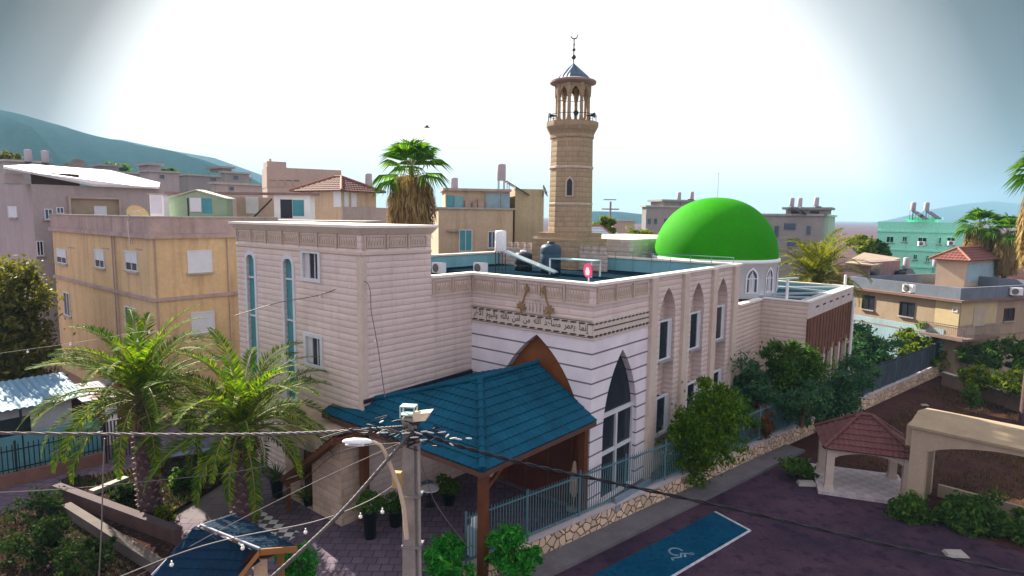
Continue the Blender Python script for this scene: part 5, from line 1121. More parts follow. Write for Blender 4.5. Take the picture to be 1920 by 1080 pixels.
# trees and shrubs
px_tree('olive_tree', 'big dark olive green tree left of the yellow house', 'tree', -110, 96, 500, 740, 34, 24000, .16, LEAF_O, 31, 0, 18, clumps=120)
px_tree('olive_tree', 'tall leafy tree overhanging the stone wall before the mosque windows', 'tree', 1232, 1378, 722, 915, 26.5, 17000, .10, LEAF_T, 32, .1, 9, clumps=70, droop=1.2)
for k, (lb, a, b, c, d, Y, n, sz, m) in enumerate((
    ('dark leafy shrub at the foot of the wing wall', 1362, 1450, 672, 790, 33, 4200, .11, LEAF_B),
    ('tall tufted shrub before the corner of the wing', 1436, 1540, 636, 800, 33.5, 5200, .12, LEAF_D),
    ('grey green shrub before the brown awning', 1520, 1622, 690, 790, 35, 4200, .10, LEAF_B),
    ('dark round tree before the blue painted wall', 1590, 1695, 615, 715, 45, 4200, .15, LEAF_B),
    ('yellow green bushy tree by the end of the iron fence', 1690, 1782, 618, 690, 49, 3600, .17, LEAF_Y),
    ('dry reddish shrub behind the iron fence', 1396, 1458, 770, 832, 31, 1700, .09, LEAF_R),
    ('feathery grey green shrub between the tufted shrub and the fence', 1452, 1560, 712, 800, 31.5, 3000, .10, LEAF_B),
    ('small leafy shrub low against the side wall of the mosque', 1345, 1420, 730, 812, 30, 2400, .10, LEAF_D),
    ('low dark hedge bush before the beige house', 1808, 1880, 642, 700, 46, 2600, .14, LEAF_D),
    ('dark hedge bush at the right edge before the beige house', 1866, 1950, 636, 698, 45, 2600, .14, LEAF_D),
    ('low sunlit bush on the field wall at the right', 1792, 1862, 682, 728, 41, 2400, .12, LEAF_Y),
    ('sunlit spreading bush at the right edge of the field', 1850, 1950, 692, 742, 39, 2800, .12, LEAF_Y),
    ('small bright plant on the brown field', 1806, 1840, 728, 770, 37, 900, .10, LEAF_D),
    ('round yellow green tree right of the minaret foot', 1106, 1156, 412, 452, 70, 1800, .28, LEAF_Y),
    ('yellow green tree between minaret and dome', 1164, 1232, 426, 470, 62, 1800, .24, LEAF_Y),
    ('small green tree behind the yellowish date palm', 1596, 1640, 445, 478, 72, 1500, .25, LEAF_Y),
    ('dark green tree left of the mint building', 1630, 1668, 450, 484, 74, 1300, .25, LEAF_D),
    ('leafy green bush behind the brown canopy post', 820, 890, 996, 1062, 18.6, 2600, .075, LEAF_F),
    ('bright green bush at the foot of the front canopy post', 896, 1024, 985, 1090, 18.3, 3800, .08, LEAF_F),
    ('bright green bush cut by the bottom edge by the utility pole', 786, 880, 1015, 1100, 17.6, 3200, .08, LEAF_F),
    ('small leafy shrub beside the kiosk gable', 520, 600, 1020, 1085, 17.2, 1600, .08, LEAF_F),
    ('dark leafy bush by the column of the arched pavilion', 1660, 1765, 930, 1010, 24.3, 3000, .10, LEAF_D),
    ('broad leafy bush before the arched pavilion', 1735, 1850, 925, 1030, 23.8, 3400, .11, LEAF_D),
    ('leafy bush at the lower right edge of the view', 1830, 1950, 955, 1060, 23, 3200, .11, LEAF_D),
    ('weeds at the end of the sidewalk by the shelter', 1470, 1530, 862, 905, 28, 900, .09, LEAF_D),
    ('yellow green plant at the edge of the palm bed', 282, 330, 955, 990, 22, 700, .07, LEAF_Y),
    ('dark shrub in the bed behind the left palm trunk', 300, 360, 880, 960, 24.5, 1500, .09, LEAF_D),
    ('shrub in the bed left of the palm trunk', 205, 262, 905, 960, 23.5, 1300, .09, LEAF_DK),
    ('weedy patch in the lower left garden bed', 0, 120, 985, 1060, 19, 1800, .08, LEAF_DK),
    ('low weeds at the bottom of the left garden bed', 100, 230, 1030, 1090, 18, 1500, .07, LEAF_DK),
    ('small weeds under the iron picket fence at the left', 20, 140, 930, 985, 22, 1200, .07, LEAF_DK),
    ('hazy dark tree on the left skyline', -10, 40, 288, 318, 90, 1200, .35, LEAF_O),
    ('dark tree on the skyline behind the hazy stair head', 193, 240, 308, 330, 120, 900, .4, LEAF_D),
    ('dark tree by the far house below the hillside', 300, 335, 316, 335, 110, 800, .4, LEAF_D),
    ('low shrub behind the arched pavilion', 1770, 1900, 868, 910, 31, 1800, .12, LEAF_O),
    ('sprawling bush behind the arches of the pavilion', 1880, 2000, 860, 940, 31, 1800, .12, LEAF_O))):
    px_tree('shrub' if d-c < 130 and Y < 50 else 'tree', lb, 'shrub' if d-c < 130 and Y < 50 else 'tree', a-(b-a)*(.16 if 5 > k else .07), b+(b-a)*(.16 if 5 > k else .07), c-(d-c)*.06, d+(d-c)*(.12 if 5 > k else 0), Y, int(n*(2.4 if 5 > k else 1.5)), sz*1.08, m, 60+k, zbase=(0 if Y > 55 else None), nl=4)
# dry grass and weeds on the open ground
def weeds(name, poly, z, n, m, seed, size=(.1, .25)):
    rng = np.random.default_rng(seed); P = np.array([p[:2] for p in poly]); lo, hi = P.min(0), P.max(0); pts = []; cl = rng.uniform(lo, hi, (60, 2)); cr = rng.uniform(.02, .08, 60)*np.linalg.norm(hi-lo)
    while len(pts) < n:
        q = rng.uniform(lo, hi); ins = False; j = len(P)-1
        for i in range(len(P)):
            if (P[i][1] > q[1]) != (P[j][1] > q[1]) and q[0] < (P[j][0]-P[i][0])*(q[1]-P[i][1])/(P[j][1]-P[i][1])+P[i][0]: ins = not ins
            j = i
        if ins and (np.min(np.hypot(cl[:, 0]-q[0], cl[:, 1]-q[1])/cr) < 1 or rng.random() < .18): pts.append(q)
    pts = np.array(pts); m_ = len(pts); s = rng.uniform(*size, (m_, 1)); d = unit(rng.normal(size=(m_, 3))*.5+np.array([0, 0, 1])); v = unit(np.cross(d, rng.normal(size=(m_, 3))))
    C = np.column_stack([pts, np.full(m_, z)])+d*s*.8; o = quads(name, C, d*s, v*s*.18, m, None); o['kind'] = 'stuff'; return o
weeds('field_weeds', [Lp(17, 2.5), Lp(17, 22), Lp(44, 26), Lp(44, .6)], STZ, 22000, LEAF_DRY, 5, (.04, .14))
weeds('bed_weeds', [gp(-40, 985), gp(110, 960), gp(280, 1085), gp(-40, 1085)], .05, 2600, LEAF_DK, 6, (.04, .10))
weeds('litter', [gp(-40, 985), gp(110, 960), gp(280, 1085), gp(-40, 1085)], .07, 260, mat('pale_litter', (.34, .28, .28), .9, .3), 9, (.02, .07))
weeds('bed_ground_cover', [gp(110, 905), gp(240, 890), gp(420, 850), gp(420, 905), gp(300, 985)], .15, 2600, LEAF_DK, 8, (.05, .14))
# ------------------------------------------------------------------ garden beds, left
def wallbox(name, label, cat, a, b, w, h, m, z=0.0, cap=None):
    a, b = np.array(a), np.array(b); L = np.linalg.norm((b-a)[:2]); t = thing(name, label, cat, (a[0], a[1], z), rot_of(a, b))
    MB().box(0, L, -w/2, w/2, 0, h).build('wall', m, t)
    if cap: MB().box(-.02, L+.02, -w/2-.04, w/2+.04, h, h+.06).build('coping', cap, t)
    return t
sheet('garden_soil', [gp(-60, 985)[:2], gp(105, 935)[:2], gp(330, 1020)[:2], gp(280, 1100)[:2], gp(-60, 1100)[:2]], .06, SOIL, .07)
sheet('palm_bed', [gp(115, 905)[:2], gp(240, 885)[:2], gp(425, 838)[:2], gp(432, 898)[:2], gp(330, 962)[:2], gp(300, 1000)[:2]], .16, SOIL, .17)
wallbox('garden_wall', 'low pale concrete wall with notched top in the lower left garden', 'garden wall', gp(125, 965), gp(300, 1078), .32, .45, mat('pale_garden_concrete', (.11, .09, .085), .9, .2, 1.5, streak=.3))
wallbox('garden_wall', 'long dark brown wall between the two garden beds', 'garden wall', gp(108, 935), gp(335, 1022), .25, .55, mat('dark_brown_wall', (.10, .055, .05), .95, .3), cap=mat('violet_coping', (.085, .06, .07), .9, .2))
wallbox('garden_wall', 'short light kerb wall at the back of the palm bed', 'garden wall', gp(172, 935), gp(238, 908), .3, .35, CONC)
wallbox('garden_wall', 'dark low wall along the paved court behind the palms', 'garden wall', gp(336, 908), gp(436, 868), .22, .45, mat('dark_low_wall', (.13, .07, .07), .95, .2))
MBn = wallbox('base_wall', 'reddish base wall under the dark picket fence at the left', 'wall', gp(-60, 930), gp(198, 868), .25, .55, mat('red_brown_base', (.20, .10, .08), .95, .25))
fa, fb = gp(-60, 930), gp(198, 868); fl_ = np.linalg.norm(fb-fa); fr_ = rot_of(fa, fb)
nP = 3; pw = fl_/nP; pf = thing('picket_fence', 'dark iron picket fence on the reddish base wall', 'fence', (fa[0], fa[1], .552), fr_, 'dark picket fence lengths at the left')
MB().box(-.04, .04, -.04, .04, 0, 1.35).build('fence_post', IROND, pf)
for z in (.15, .95): MB().box(.041, pw-.041, -.02, .02, z-.025, z+.025).build('rail', IROND, pf)
mb = MB(); n = int(pw/.17)
for k in range(n): x = .1+(pw-.2)*k/(n-1); mb.box(x-.02, x+.02, -.035, -.021, .02, 1.2)
mb.build('picket_infill', IROND, pf)
for k in range(1, nP): dup(pf, fa+(fb-fa)*k/nP+np.array([0, 0, .552]))
gt = thing('iron_gate', 'dark tall iron gate right of the picket fence', 'gate', (fb[0], fb[1], 0), -40+90)
MB().box(0, .08, -.04, .04, 0, 2.1).build('gate_post', IROND, gt); MB().box(1.9, 1.98, -.04, .04, 0, 2.1).build('gate_post', IROND, gt); mb = MB()
for k in range(13): mb.box(.14+k*.14, .2+k*.14, -.02, .02, .1, 1.95)
mb.build('bars', mat('maroon_iron', (.07, .03, .035), .6, .2), gt)
sheet('pale_paving', [gp(330, 965)[:2], gp(336, 915)[:2], gp(432, 876)[:2], gp(470, 900)[:2], gp(440, 950)[:2], gp(395, 985)[:2]], .003, stone('pale_pavers', (.13, .11, .125), .6, .6, (.07, .055, .065), .015, .3, .12, 0))
wallbox('sheet_screen', 'teal sheet screen standing behind the dark picket fence', 'screen', gp(-60, 918)+np.array([-.3, .5, 0]), gp(190, 862)+np.array([-.3, .5, 0]), .05, 1.75, mat('teal_screen', (.10, .30, .36), .7, .15, 1, streak=.3))

sheet('checkered_paving', [gp(395, 985)[:2], gp(470, 945)[:2], gp(565, 1000)[:2], gp(480, 1050)[:2]], .004, checker('checker_tiles', (.62, .62, .64), (.03, .035, .05), .30))
bench = thing('slatted_bench', 'bluish slatted garden bench behind the palm bed', 'bench', gp(355, 866), 25)
mb = MB()
for k in range(4): mb.box(-.9, .9, -.22+k*.12, -.13+k*.12, .42, .46)
mb.build('seat', mat('blue_slats', (.18, .24, .36), .6, .15), bench); mb = MB()
for k in range(3): mb.box(-.9, .9, .27, .30, .55+k*.13, .64+k*.13)
mb.build('backrest', _M['blue_slats'], bench)
for x in (-.75, .75): MB().box(x-.03, x+.03, -.2, .24, 0, .419).build('leg', IROND, bench)
# pots in the courtyard
def pot(label, p, h, r, leafy, m=None, lm=None, seed=1):
    t = thing('potted_plant', label, 'potted plant', p, 0)
    MB().lathe([(.01, 0), (r*.72, 0), (r, h*.94), (r*1.08, h*.95), (r*1.08, h), (r*.9, h), (r*.85, h*.93), (.01, h*.93)], n=18).build('pot', m or BLACKP, t)
    if leafy == 'bush': quads('foliage', *leaf_cloud([(0, 0, h+.35, .42, .42, .38), (.15, .1, h+.2, .3, .3, .25)], 1500, .06, np.random.default_rng(seed), .2, 24), lm or LEAF_D, t)
    else:
        rng = np.random.default_rng(seed); C, U, V = [], [], []
        for k in range(70):
            a = rng.uniform(0, 2*pi); e = rng.uniform(.1, 1.5); d = np.array([cos(a)*cos(e), sin(a)*cos(e), sin(e)]); l = rng.uniform(.5, .9); C.append(np.array([0, 0, h])+d*l/2); U.append(d*l/2); V.append(np.cross(d, [-sin(a)*.3, cos(a)*.3, 1])*.03)
        quads('foliage', np.array(C), np.array(U), np.array(V), lm or LEAF_D, t)
    return t
pot('tall black pot with dark leafy plant in the courtyard left of the utility pole', gp(694, 1008), 1.05, .26, 'bush', seed=3)
pot('black pot with spiky plant by the porch door', gp(520, 930), .75, .27, 'spike', seed=4)
pot('dark pot with leafy plant just behind the lamp arm', gp(742, 985), .6, .28, 'bush', seed=5)
pot('spiky pale plant in a low pot before the porch door', gp(578, 948), .35, .2, 'spike', lm=LEAF_Y, seed=6)
pot('big dark clipped plant in a pot under the canopy', gp(842, 945), .5, .3, 'bush', seed=7)
# things under the canopy
par = thing('closed_parasol', 'closed cream parasol standing under the canopy beside the fence', 'parasol', gp(1090, 968, 0)+np.array([-.25, .55, 0]), 0)
MB().lathe([(.01, 0), (.3, 0), (.3, .08), (.05, .12)], n=16).build('base', CONC, par); MB().tube([(0, 0, .1), (0, 0, 2.0)], .03, 6).build('pole', WHITE, par)
MB().lathe([(.08, .55), (.17, .75), (.15, 1.4), (.06, 1.95), (.01, 2.0)], n=10).build('folded_canopy', mat('cream_cloth', (.62, .47, .34), .9, .1, 4), par)
wd = thing('water_dispenser', 'pale blue drinking water cooler by the front canopy post', 'water cooler', gp(892, 1040, 0), -40)
MB().box(-.22, .22, -.2, .2, 0, 1.05).build('casing', mat('cooler_blue', (.35, .45, .52), .5, .08), wd); MB().lathe([(.16, 1.05), (.17, 1.1), (.17, 1.35), (.05, 1.45), (.01, 1.45)], n=12).build('bottle', WHITE, wd); MB().box(.221, .27, -.1, .1, .6, .75).build('tap', BLACKP, wd)
tb = thing('side_table', 'small table with white top under the canopy behind the utility pole', 'table', gp(806, 948, 0), -40)
MB().cyl((0, 0), .38, .70, .74, 20).build('tabletop', WHITE, tb); MB().tube([(0, 0, 0), (0, 0, .7)], .04, 6).cyl((0, 0), .22, 0, .04).build('pedestal', IROND, tb)
ch = thing('plastic_chair', 'blue and white chair under the canopy beside the small table', 'chair', gp(800, 935, 0)+np.array([-.1, .6, 0]), 60)
CHM = mat('chair_blue', (.16, .24, .34), .5, .1)
MB().box(-.22, .22, -.22, .22, .42, .46).build('seat', CHM, ch); MB().hexa([(-.22, .18, .46), (.22, .18, .46), (.22, .22, .46), (-.22, .22, .46)], [(-.2, .28, .95), (.2, .28, .95), (.2, .31, .95), (-.2, .31, .95)]).build('backrest', CHM, ch)
for x in (-.19, .19):
    for yy in (-.19, .19): MB().box(x-.02, x+.02, yy-.02, yy+.02, 0, .419).build('leg', CHM, ch)
# ------------------------------------------------------------------ on the mosque roof
RZ = 8.185
def roofloc(px, py, z=RZ): return gp(px, py, z)
tank('dark blue water tank with domed lid on the mosque roof', roofloc(1032, 512), .62, 1.75, mat('tank_blue', (.02, .05, .09), .5, .1), BLACKP)
tank('black water tank with pale lid on the mosque roof', roofloc(981, 507), .55, 1.15, BLACKP, WHITE)
bl = boiler('white boiler with long sloping panel on the mosque roof', roofloc(938, 512), 70, 1.05, panel=False)
MB().hexa([(-.5, -.3, 1.25), (-.5, -3.4, .15), (.5, -3.4, .15), (.5, -.3, 1.25)], [(-.5, -.27, 1.33), (-.5, -3.37, .23), (.5, -3.37, .23), (.5, -.27, 1.33)]).build('solar_panel', mat('pale_panel', (.28, .38, .42), .3, .08), bl)
for i, (px, py, lb) in enumerate(((901, 514, 'air conditioner on the mosque roof left of the boiler'), (823, 514, 'air conditioner on the mosque roof by the stair tower'))): ac_unit(lb, roofloc(px, py), -40, 1.0)
tbn = thing('roof_frame', 'pale steel table frame on the mosque roof beside the blue tank', 'frame', roofloc(1075, 516), -40)
MB().box(-1.4, 1.6, -.5, .5, .88, .94).build('top', mat('teal_sheet', (.25, .42, .46), .6, .1), tbn)
for x in (-1.35, 1.5):
    for yy in (-.45, .45): MB().box(x-.04, x+.04, yy-.04, yy+.04, 0, .879).build('leg', WHITE, tbn)
sg = gp(1111, 514, 9.06+.05); sgt = thing('red_sign', 'small pinkish red rounded sign on a post at the parapet corner', 'sign', F.wor(-.55, .42, 8.18), -40-25)
sc2 = mat('sign_red', (.45, .02, .10), .6, .1); 
pts = [(.30*cos(t)*1.05, 1.28+.30*sin(t)*(1.0 if sin(t) > 0 else .85)) for t in np.linspace(0, 2*pi, 20)[:-1]]
MB().prism(pts, fL(0), -.02, .02).build('sign_plate', sc2, sgt); MB().tube([(0, .03, 0), (0, .03, 1.1)], .035, 6).build('post', mat('pale_metal', (.6, .6, .6)), sgt)
MB().prism([(-.12, 1.12), (.12, 1.12), (.16, 1.28), (.08, 1.42), (-.08, 1.42), (-.16, 1.28)], fL(0), .021, .03).build('emblem', mat('sign_pink', (.75, .45, .55), .6, .05), sgt)
ral = thing('roof_railing', 'thin metal railing along the back parapet of the mosque roof', 'railing', F.wor(-9, 14.9, 9.06), -40)
mb = MB(); mb.tube([(0, -.3, .32), (8.8, -.3, .32)], .025, 5)
for k in range(8): mb.tube([(k*1.25, -.3, -.85), (k*1.25, -.3, .32)], .022, 5)
mb.build('rail', mat('rail_teal', (.18, .30, .34), .6, .1), ral)
# steel frames on the wing roof
tr = thing('roof_truss', 'pale steel truss frame lying over the low wing roof by the dome', 'roof frame', F.wor(0, 0, 6.2), -40)
STEELM = mat('pale_steel', (.42, .50, .54), .5, .1, metal=.2)
mb = MB()
for xx, yy, zz in ((-3.5, 18, .5), (2.2, 30, .45)): pass
for a, b in (((-7, 16.0, .6), (2.2, 21.5, .6)), ((-7, 19, .6), (2.2, 30, .6)), ((2.2, 19.4, .6), (2.2, 30.2, .6)), ((-6, 16, 1.0), (-1, 30, 1.0)), ((-7, 26.5, .8), (2.2, 26.5, .5)), ((-3, 16.5, .7), (2.2, 25, .6))): mb.beam(a, b, .18, .12)
mb.build('beam', STEELM, tr)
MB().hexa([(-4.5, 17.0, .3), (2.0, 20.2, .3), (2.0, 24.0, .3), (-4.5, 24.0, .3)], [(-4.5, 17.0, .42), (2.0, 20.2, .36), (2.0, 24.0, .36), (-4.5, 24.0, .42)]).build('dark_sheet', mat('dark_sheet', (.02, .035, .07), .9, .2, spec=0.0), tr)
for x, yy, h in ((1.35, 19.3, 1.75), (2.2, 30.2, 1.4)): tag(MB().tube([F.wor(x, yy, 6.15), F.wor(x, yy, 6.2+h)], .09, 8).build('vent_pipe', WHITE), 'white vent pipe at the front of the wing roof' if x < 2 else 'white vent pipe at the far corner of the wing roof', 'pipe')
# ------------------------------------------------------------------ utility pole, lamp, cables
PY = 13.4; pt_ = at(768, 790, PY); pole = thing('utility_pole', 'grey concrete utility pole crowded with cables in the foreground', 'utility pole', (pt_[0], pt_[1], 0), -8)
ph = pt_[2]
MB().hexa([(-.17, -.17, 0), (.17, -.17, 0), (.17, .17, 0), (-.17, .17, 0)], [(-.125, -.125, ph), (.125, -.125, ph), (.125, .125, ph), (-.125, .125, ph)]).build('pole', mat('pole_concrete', (.25, .225, .205), .95, .3, 2.5, streak=.6), pole)
MB().tube([(.24, -.02, 0), (.205, -.02, ph-.25)], .042, 8).build('conduit', mat('pale_conduit', (.34, .31, .27), .7, .15, 3, streak=.4), pole)
for z in (1.6, 2.8, 4.0, 5.2, ph-.5): MB().box(-.19+z*.006, .28, -.19+z*.006, .19-z*.006, z, z+.05).build('strap', mat('steel_strap', (.30, .30, .30), .4, .1, metal=.6), pole)
jb = np.array(at(752, 892, PY))-np.array([pt_[0], pt_[1], 0]); MB().box(jb[0]-.12, jb[0]+.08, -.30, -.17, jb[2]-.18, jb[2]+.18).build('junction_box', mat('ochre_box', (.45, .33, .12), .6, .1), pole)
MB().box(-.14, .14, -.14, .14, ph+.0, ph+.1).build('pole_cap', mat('pale_conduit', (.5, .46, .4)), pole)
lb_ = MB(); cx = -.02
lb_.box(cx-.17, cx+.17, -.12, .12, ph+.16, ph+.18).box(cx-.17, cx+.17, -.12, .12, ph+.34, ph+.37)
for x in (cx-.16, cx+.16):
    for yy in (-.11, .11): lb_.box(x-.015, x+.015, yy-.015, yy+.015, ph+.1, ph+.36)
lb_.build('lantern_frame', mat('pale_green_metal', (.42, .55, .48), .5, .1), pole)
MB().hexa([(.14, -.16, ph+.05), (.42, -.2, ph+.10), (.42, .1, ph+.10), (.14, .06, ph+.05)], [(.10, -.14, ph+.22), (.52, -.16, ph+.28), (.52, .12, ph+.28), (.10, .08, ph+.22)]).build('floodlight', mat('cream_floodlight', (.70, .58, .40), .6, .06), pole)
# street lamp on its bent arm
lp0 = np.array([pt_[0]-.16, pt_[1]-.12, 0])
lam = thing('street_lamp', 'street lamp with white flat head on a bent arm fixed to the pole', 'street lamp', lp0, 0)
la = lambda x, y_, Y: tuple(at(x, y_, Y)-lp0)
MB().tube([la(763, 1010, 13.1), la(757, 950, 13.1), la(748, 912, 13.08), la(735, 880, 13.05), la(722, 848, 13.0), la(713, 834, 12.95), la(700, 829, 12.9), la(688, 829, 12.85)], [.05, .05, .048, .045, .042, .04, .04, .04], 8).build('lamp_arm', mat('cream_arm', (.55, .44, .32), .6, .08), lam)
h0, h1 = np.array(la(697, 829, 12.9)), np.array(la(642, 829, 12.6)); ax_ = (h1-h0); ax_ /= np.linalg.norm(ax_); sd_ = np.cross(ax_, [0, 0, 1]); mb = MB()
ringz = [(0, .05, .05), (.12, .11, .08), (.38, .13, .09), (.58, .09, .06), (.64, .02, .02)]; vs = []
for d, w, hh_ in ringz:
    c = h0+ax_*d
    for k in range(10): a = 2*pi*k/10; vs.append(c+sd_*w*cos(a)+np.array([0, 0, 1])*hh_*sin(a)*(1 if sin(a) > 0 else .35))
mb.add(vs, [(i*10+k, i*10+(k+1) % 10, (i+1)*10+(k+1) % 10, (i+1)*10+k) for i in range(4) for k in range(10)], True); mb.build('lamp_head', WHITE, lam)
c = h0+ax_*.36; MB().box(c[0]-.2, c[0]+.2, c[1]-.08, c[1]+.08, c[2]-.06, c[2]-.03).build('lamp_glass', mat('lamp_glass', (.6, .62, .6), .2, .05), lam)
CBL = mat('black_cable', (.012, .012, .016), .5, .1, 5); CBP = mat('pale_cable', (.17, .15, .15), .6, .15, 6); CBW = mat('weathered_cable', (.11, .10, .10), .6, .4, 8)
def smooth(P, n=10):
    P = [np.array(p, float) for p in P]; out_ = []
    for i in range(len(P)-1):
        a, b, c, d = P[max(i-1, 0)], P[i], P[i+1], P[min(i+2, len(P)-1)]
        for k in range(n):
            t = k/n; out_.append(.5*((2*b)+(-a+c)*t+(2*a-5*b+4*c-d)*t*t+(-a+3*b-3*c+d)*t**3))
    return out_+[P[-1]]
def cable(label, pts, r, m, twist=0, group=None, nn=10):
    P = smooth([at(*p) for p in pts], nn); t = thing('cable', label, 'cable', P[0], 0, group); Pl = [p-P[0] for p in P]; mb = MB()
    if twist:
        for k in range(twist):
            Q_ = []
            for i, p in enumerate(Pl):
                a = i*.55+2*pi*k/twist; Q_.append(p+np.array([cos(a)*.3, cos(a)*.7, sin(a)])*r*1.1)
            mb.tube(Q_, r, 5, cap=False)
    else: mb.tube(Pl, r, 5)
    mb.build('wire', m, t, uv=False); return t
cable('thick twisted black cable running left from the utility pole across the palms', [(-80, 811, 16), (200, 814, 15.2), (430, 815, 14.5), (600, 811, 13.9), (720, 803, 13.4), (765, 800, 13.3)], .022, CBW, 3, nn=40)
cable('thick black cable running from the utility pole down to the right edge', [(775, 806, 13.3), (860, 836, 13.3), (1000, 873, 13.6), (1150, 905, 14), (1400, 960, 15), (1700, 1030, 16), (2000, 1092, 17)], .024, CBL, 2, nn=30)
cable('thick twisted grey cable slanting down from the pole to the bottom edge', [(768, 815, 13.2), (722, 868, 12.8), (650, 950, 12.1), (590, 1010, 11.6), (500, 1092, 11)], .026, CBW, 3, nn=40)
cable('pale rope hanging straight down at the left', [(196, 822, 17), (193, 900, 17), (190, 1000, 17), (185, 1095, 17)], .02, CBP, nn=8)
cable('thin cable crossing the garden beds at mid height', [(-60, 926, 18), (100, 918, 18.3), (240, 906, 18.5), (430, 886, 18.8), (520, 868, 18)], .010, CBP)
cable('thin dark cable from the lamp down past the porch', [(780, 828, 13.2), (640, 846, 15), (560, 905, 17), (440, 962, 18.5)], .010, CBL)
cable('thin cable from the pole down to the left garden', [(775, 820, 13.2), (620, 890, 14), (420, 990, 15), (240, 1090, 16)], .010, CBW)
cable('thin pale wire from the pole down to the green bush', [(782, 835, 13.4), (815, 940, 15.5), (880, 1030, 17)], .009, CBP)
cable('thin drooping wire from the picket fence to the palms', [(200, 826, 22), (245, 816, 22), (300, 805, 22)], .012, CBP)
cable('slack loop of cable hanging from the pole top at the left', [(765, 800, 13.2), (735, 822, 13.1), (705, 812, 13.1), (660, 806, 13.4), (600, 822, 13.6)], .012, CBL)
rng_ = random.Random(5); mb = MB(); o0 = at(768, 815, 13.2)
for k in range(26):
    x = rng_.uniform(690, 850); y_ = 806+(x-768)*.12+rng_.uniform(-14, 22); pts = [at(x, y_, 13.2+rng_.uniform(-.15, .1))-o0]
    for j in range(3): x += rng_.uniform(8, 26)*rng_.choice((-1, 1)); y_ += rng_.uniform(-9, 11); pts.append(at(x, y_, 13.2+rng_.uniform(-.15, .1))-o0)
    mb.tube(smooth(pts, 5), rng_.choice((.009, .013, .018)), 5)
tg = thing('cable_tangle', 'tangle of knotted black cables around the top of the utility pole', 'cable', o0, 0); mb.build('wire', CBL, tg, uv=False)
mb = MB()
for k in range(16):
    x = rng_.uniform(700, 880); y_ = 800+(x-700)*.17+rng_.uniform(-10, 12); a = at(x, y_, 13.05)-o0; b = at(x+rng_.uniform(6, 16), y_+rng_.uniform(-6, 6), 13.05)-o0; MB().tube([a, (a+b)/2, b], [.012, .02, .012], 6).build('clamp', mat('bright_clamp', (.62, .64, .62), .4, .1, metal=.3), tg)
def lights(label, pts, bulbs, r=.007, br=.045):
    P = smooth([at(*p) for p in pts], 12); t = thing('string_light', label, 'string lights', P[0], 0); MB().tube([p-P[0] for p in P], r, 4).build('wire', CBP, t, uv=False)
    for (x, y_, Y) in bulbs:
        c = at(x, y_, Y)-P[0]; MB().blob(c, br, n=6).tube([c+np.array([0, 0, br*.8]), c+np.array([0, 0, br*2.1])], br*.35, 5).build('bulb', mat('white_bulb', (.85, .84, .80), .3, .03), t)
    return t
lights('string of white bulbs slanting over the kiosk roof', [(180, 1100, 13), (330, 1040, 13.2), (440, 1008, 13.3), (590, 978, 13.4), (690, 940, 13.6), (745, 905, 13.6)], [(322, 1059, 13.2), (455, 1028, 13.3), (573, 998, 13.4), (676, 969, 13.6), (717, 960, 13.6)], .014, .045)
lights('string of bulbs across the tower wall down to the canopy', [(440, 592, 25.2), (520, 568, 24.5), (600, 553, 24), (683, 527, 22.6), (697, 590, 22.3), (709, 655, 22.1), (722, 745, 21.8)], [(600, 556, 24), (656, 538, 23), (703, 640, 22.2), (715, 702, 22)], .016, .04)
lights('string of bulbs strung through the front palms', [(-40, 668, 23), (132, 644, 23), (208, 632, 23), (280, 622, 23), (410, 636, 23.5), (470, 640, 24)], [(52, 660, 23), (132, 647, 23), (207, 635, 23), (258, 640, 23), (280, 624, 23), (408, 640, 23.4)], .008, .045)
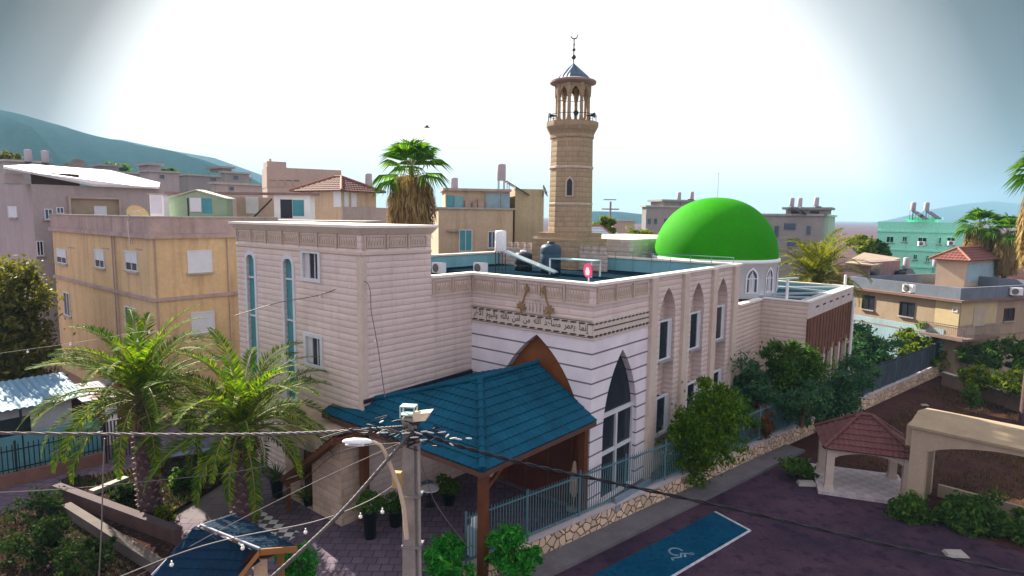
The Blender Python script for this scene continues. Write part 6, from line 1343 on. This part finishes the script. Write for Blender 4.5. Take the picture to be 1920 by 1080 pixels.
# antenna mast, bird
am = at(1143, 440, 80); ant = thing('antenna_mast', 'thin lattice antenna mast right of the minaret', 'antenna', (am[0], am[1], 0), 0)
MB().tube([(0, 0, 0), (0, 0, at(1143, 378, 80)[2])], .14, 6).build('mast', FARC, ant); z = at(1143, 392, 80)[2]; MB().tube([(-1.1, 0, z), (1.1, 0, z)], .09, 5).tube([(-.9, 0, z+1.2), (.7, 0, z+1.2)], .07, 5).build('crossarm', FARC, ant)
bp = at(800, 239, 30); bird = thing('bird', 'small dark bird flying right of the shaggy palm', 'bird', bp, 20)
mb = MB().tube([(-.13, 0, 0), (-.05, 0, .01), (.06, 0, .012), (.12, 0, .02), (.16, 0, .015)], [.008, .03, .035, .022, .004], 8); mb.build('body', mat('bird_dark', (.05, .05, .05), .8, .1), bird)
for s_ in (-1, 1): MB().add([(-.05, 0, .02), (.07, 0, .02), (.03, .18*s_, .09), (-.03, .30*s_, .06), (-.07, .16*s_, .07)], [(0, 1, 2, 3, 4)]).build('wing', _M['bird_dark'], bird)
# field wall on the right, rubble
wallbox('field_wall', 'long brown field wall with pale coping at the right', 'wall', gp(1768, 722, STZ), gp(1990, 800, STZ), .3, .95, mat('field_wall_brown', (.22, .15, .12), .95, .2, 1, streak=.4), STZ, CONC)
for k, (px, py, s_, lb) in enumerate(((1512, 908, .45, 'pale broken slab lying at the end of the sidewalk'), (1733, 760, .25, 'small white stone in the brown field'), (1790, 1040, .4, 'flat pale stone at the foot of the right bushes'))):
    t = MB().hexa([(-s_, -s_*.5, 0), (s_, -s_*.6, 0), (s_*.9, s_*.5, 0), (-s_*.8, s_*.6, 0)], [(-s_*.9, -s_*.4, s_*.3), (s_*.8, -s_*.5, s_*.22), (s_*.8, s_*.4, s_*.3), (-s_*.7, s_*.5, s_*.25)]).build('stone', CONC); t.location = tuple(gp(px, py, STZ)); tag(t, lb, 'stone')
rp = wallbox('ramp_wall', 'low pale wall of the ramp before the tall arched window', 'wall', F.wor(.6, 1.0), F.wor(.75, 3.6), .12, .5, mat('ramp_paint', (.20, .26, .32), .8, .1))
# ------------------------------------------------------------------ haze
HZ = MB().box(-3200, 3200, -60, 5200, -3, 215).build('haze', None, uv=False); HZ['kind'] = 'stuff'
m = bpy.data.materials.new('haze_air'); m.use_nodes = True; t = m.node_tree; t.nodes.remove(t.nodes['Principled BSDF'])
pv = t.nodes.new('ShaderNodeVolumePrincipled'); pv.inputs['Color'].default_value = (.32, .58, .80, 1); pv.inputs['Density'].default_value = .00025; pv.inputs['Anisotropy'].default_value = 0.0
t.links.new(pv.outputs[0], t.nodes['Material Output'].inputs['Volume']); HZ.data.materials.append(m)
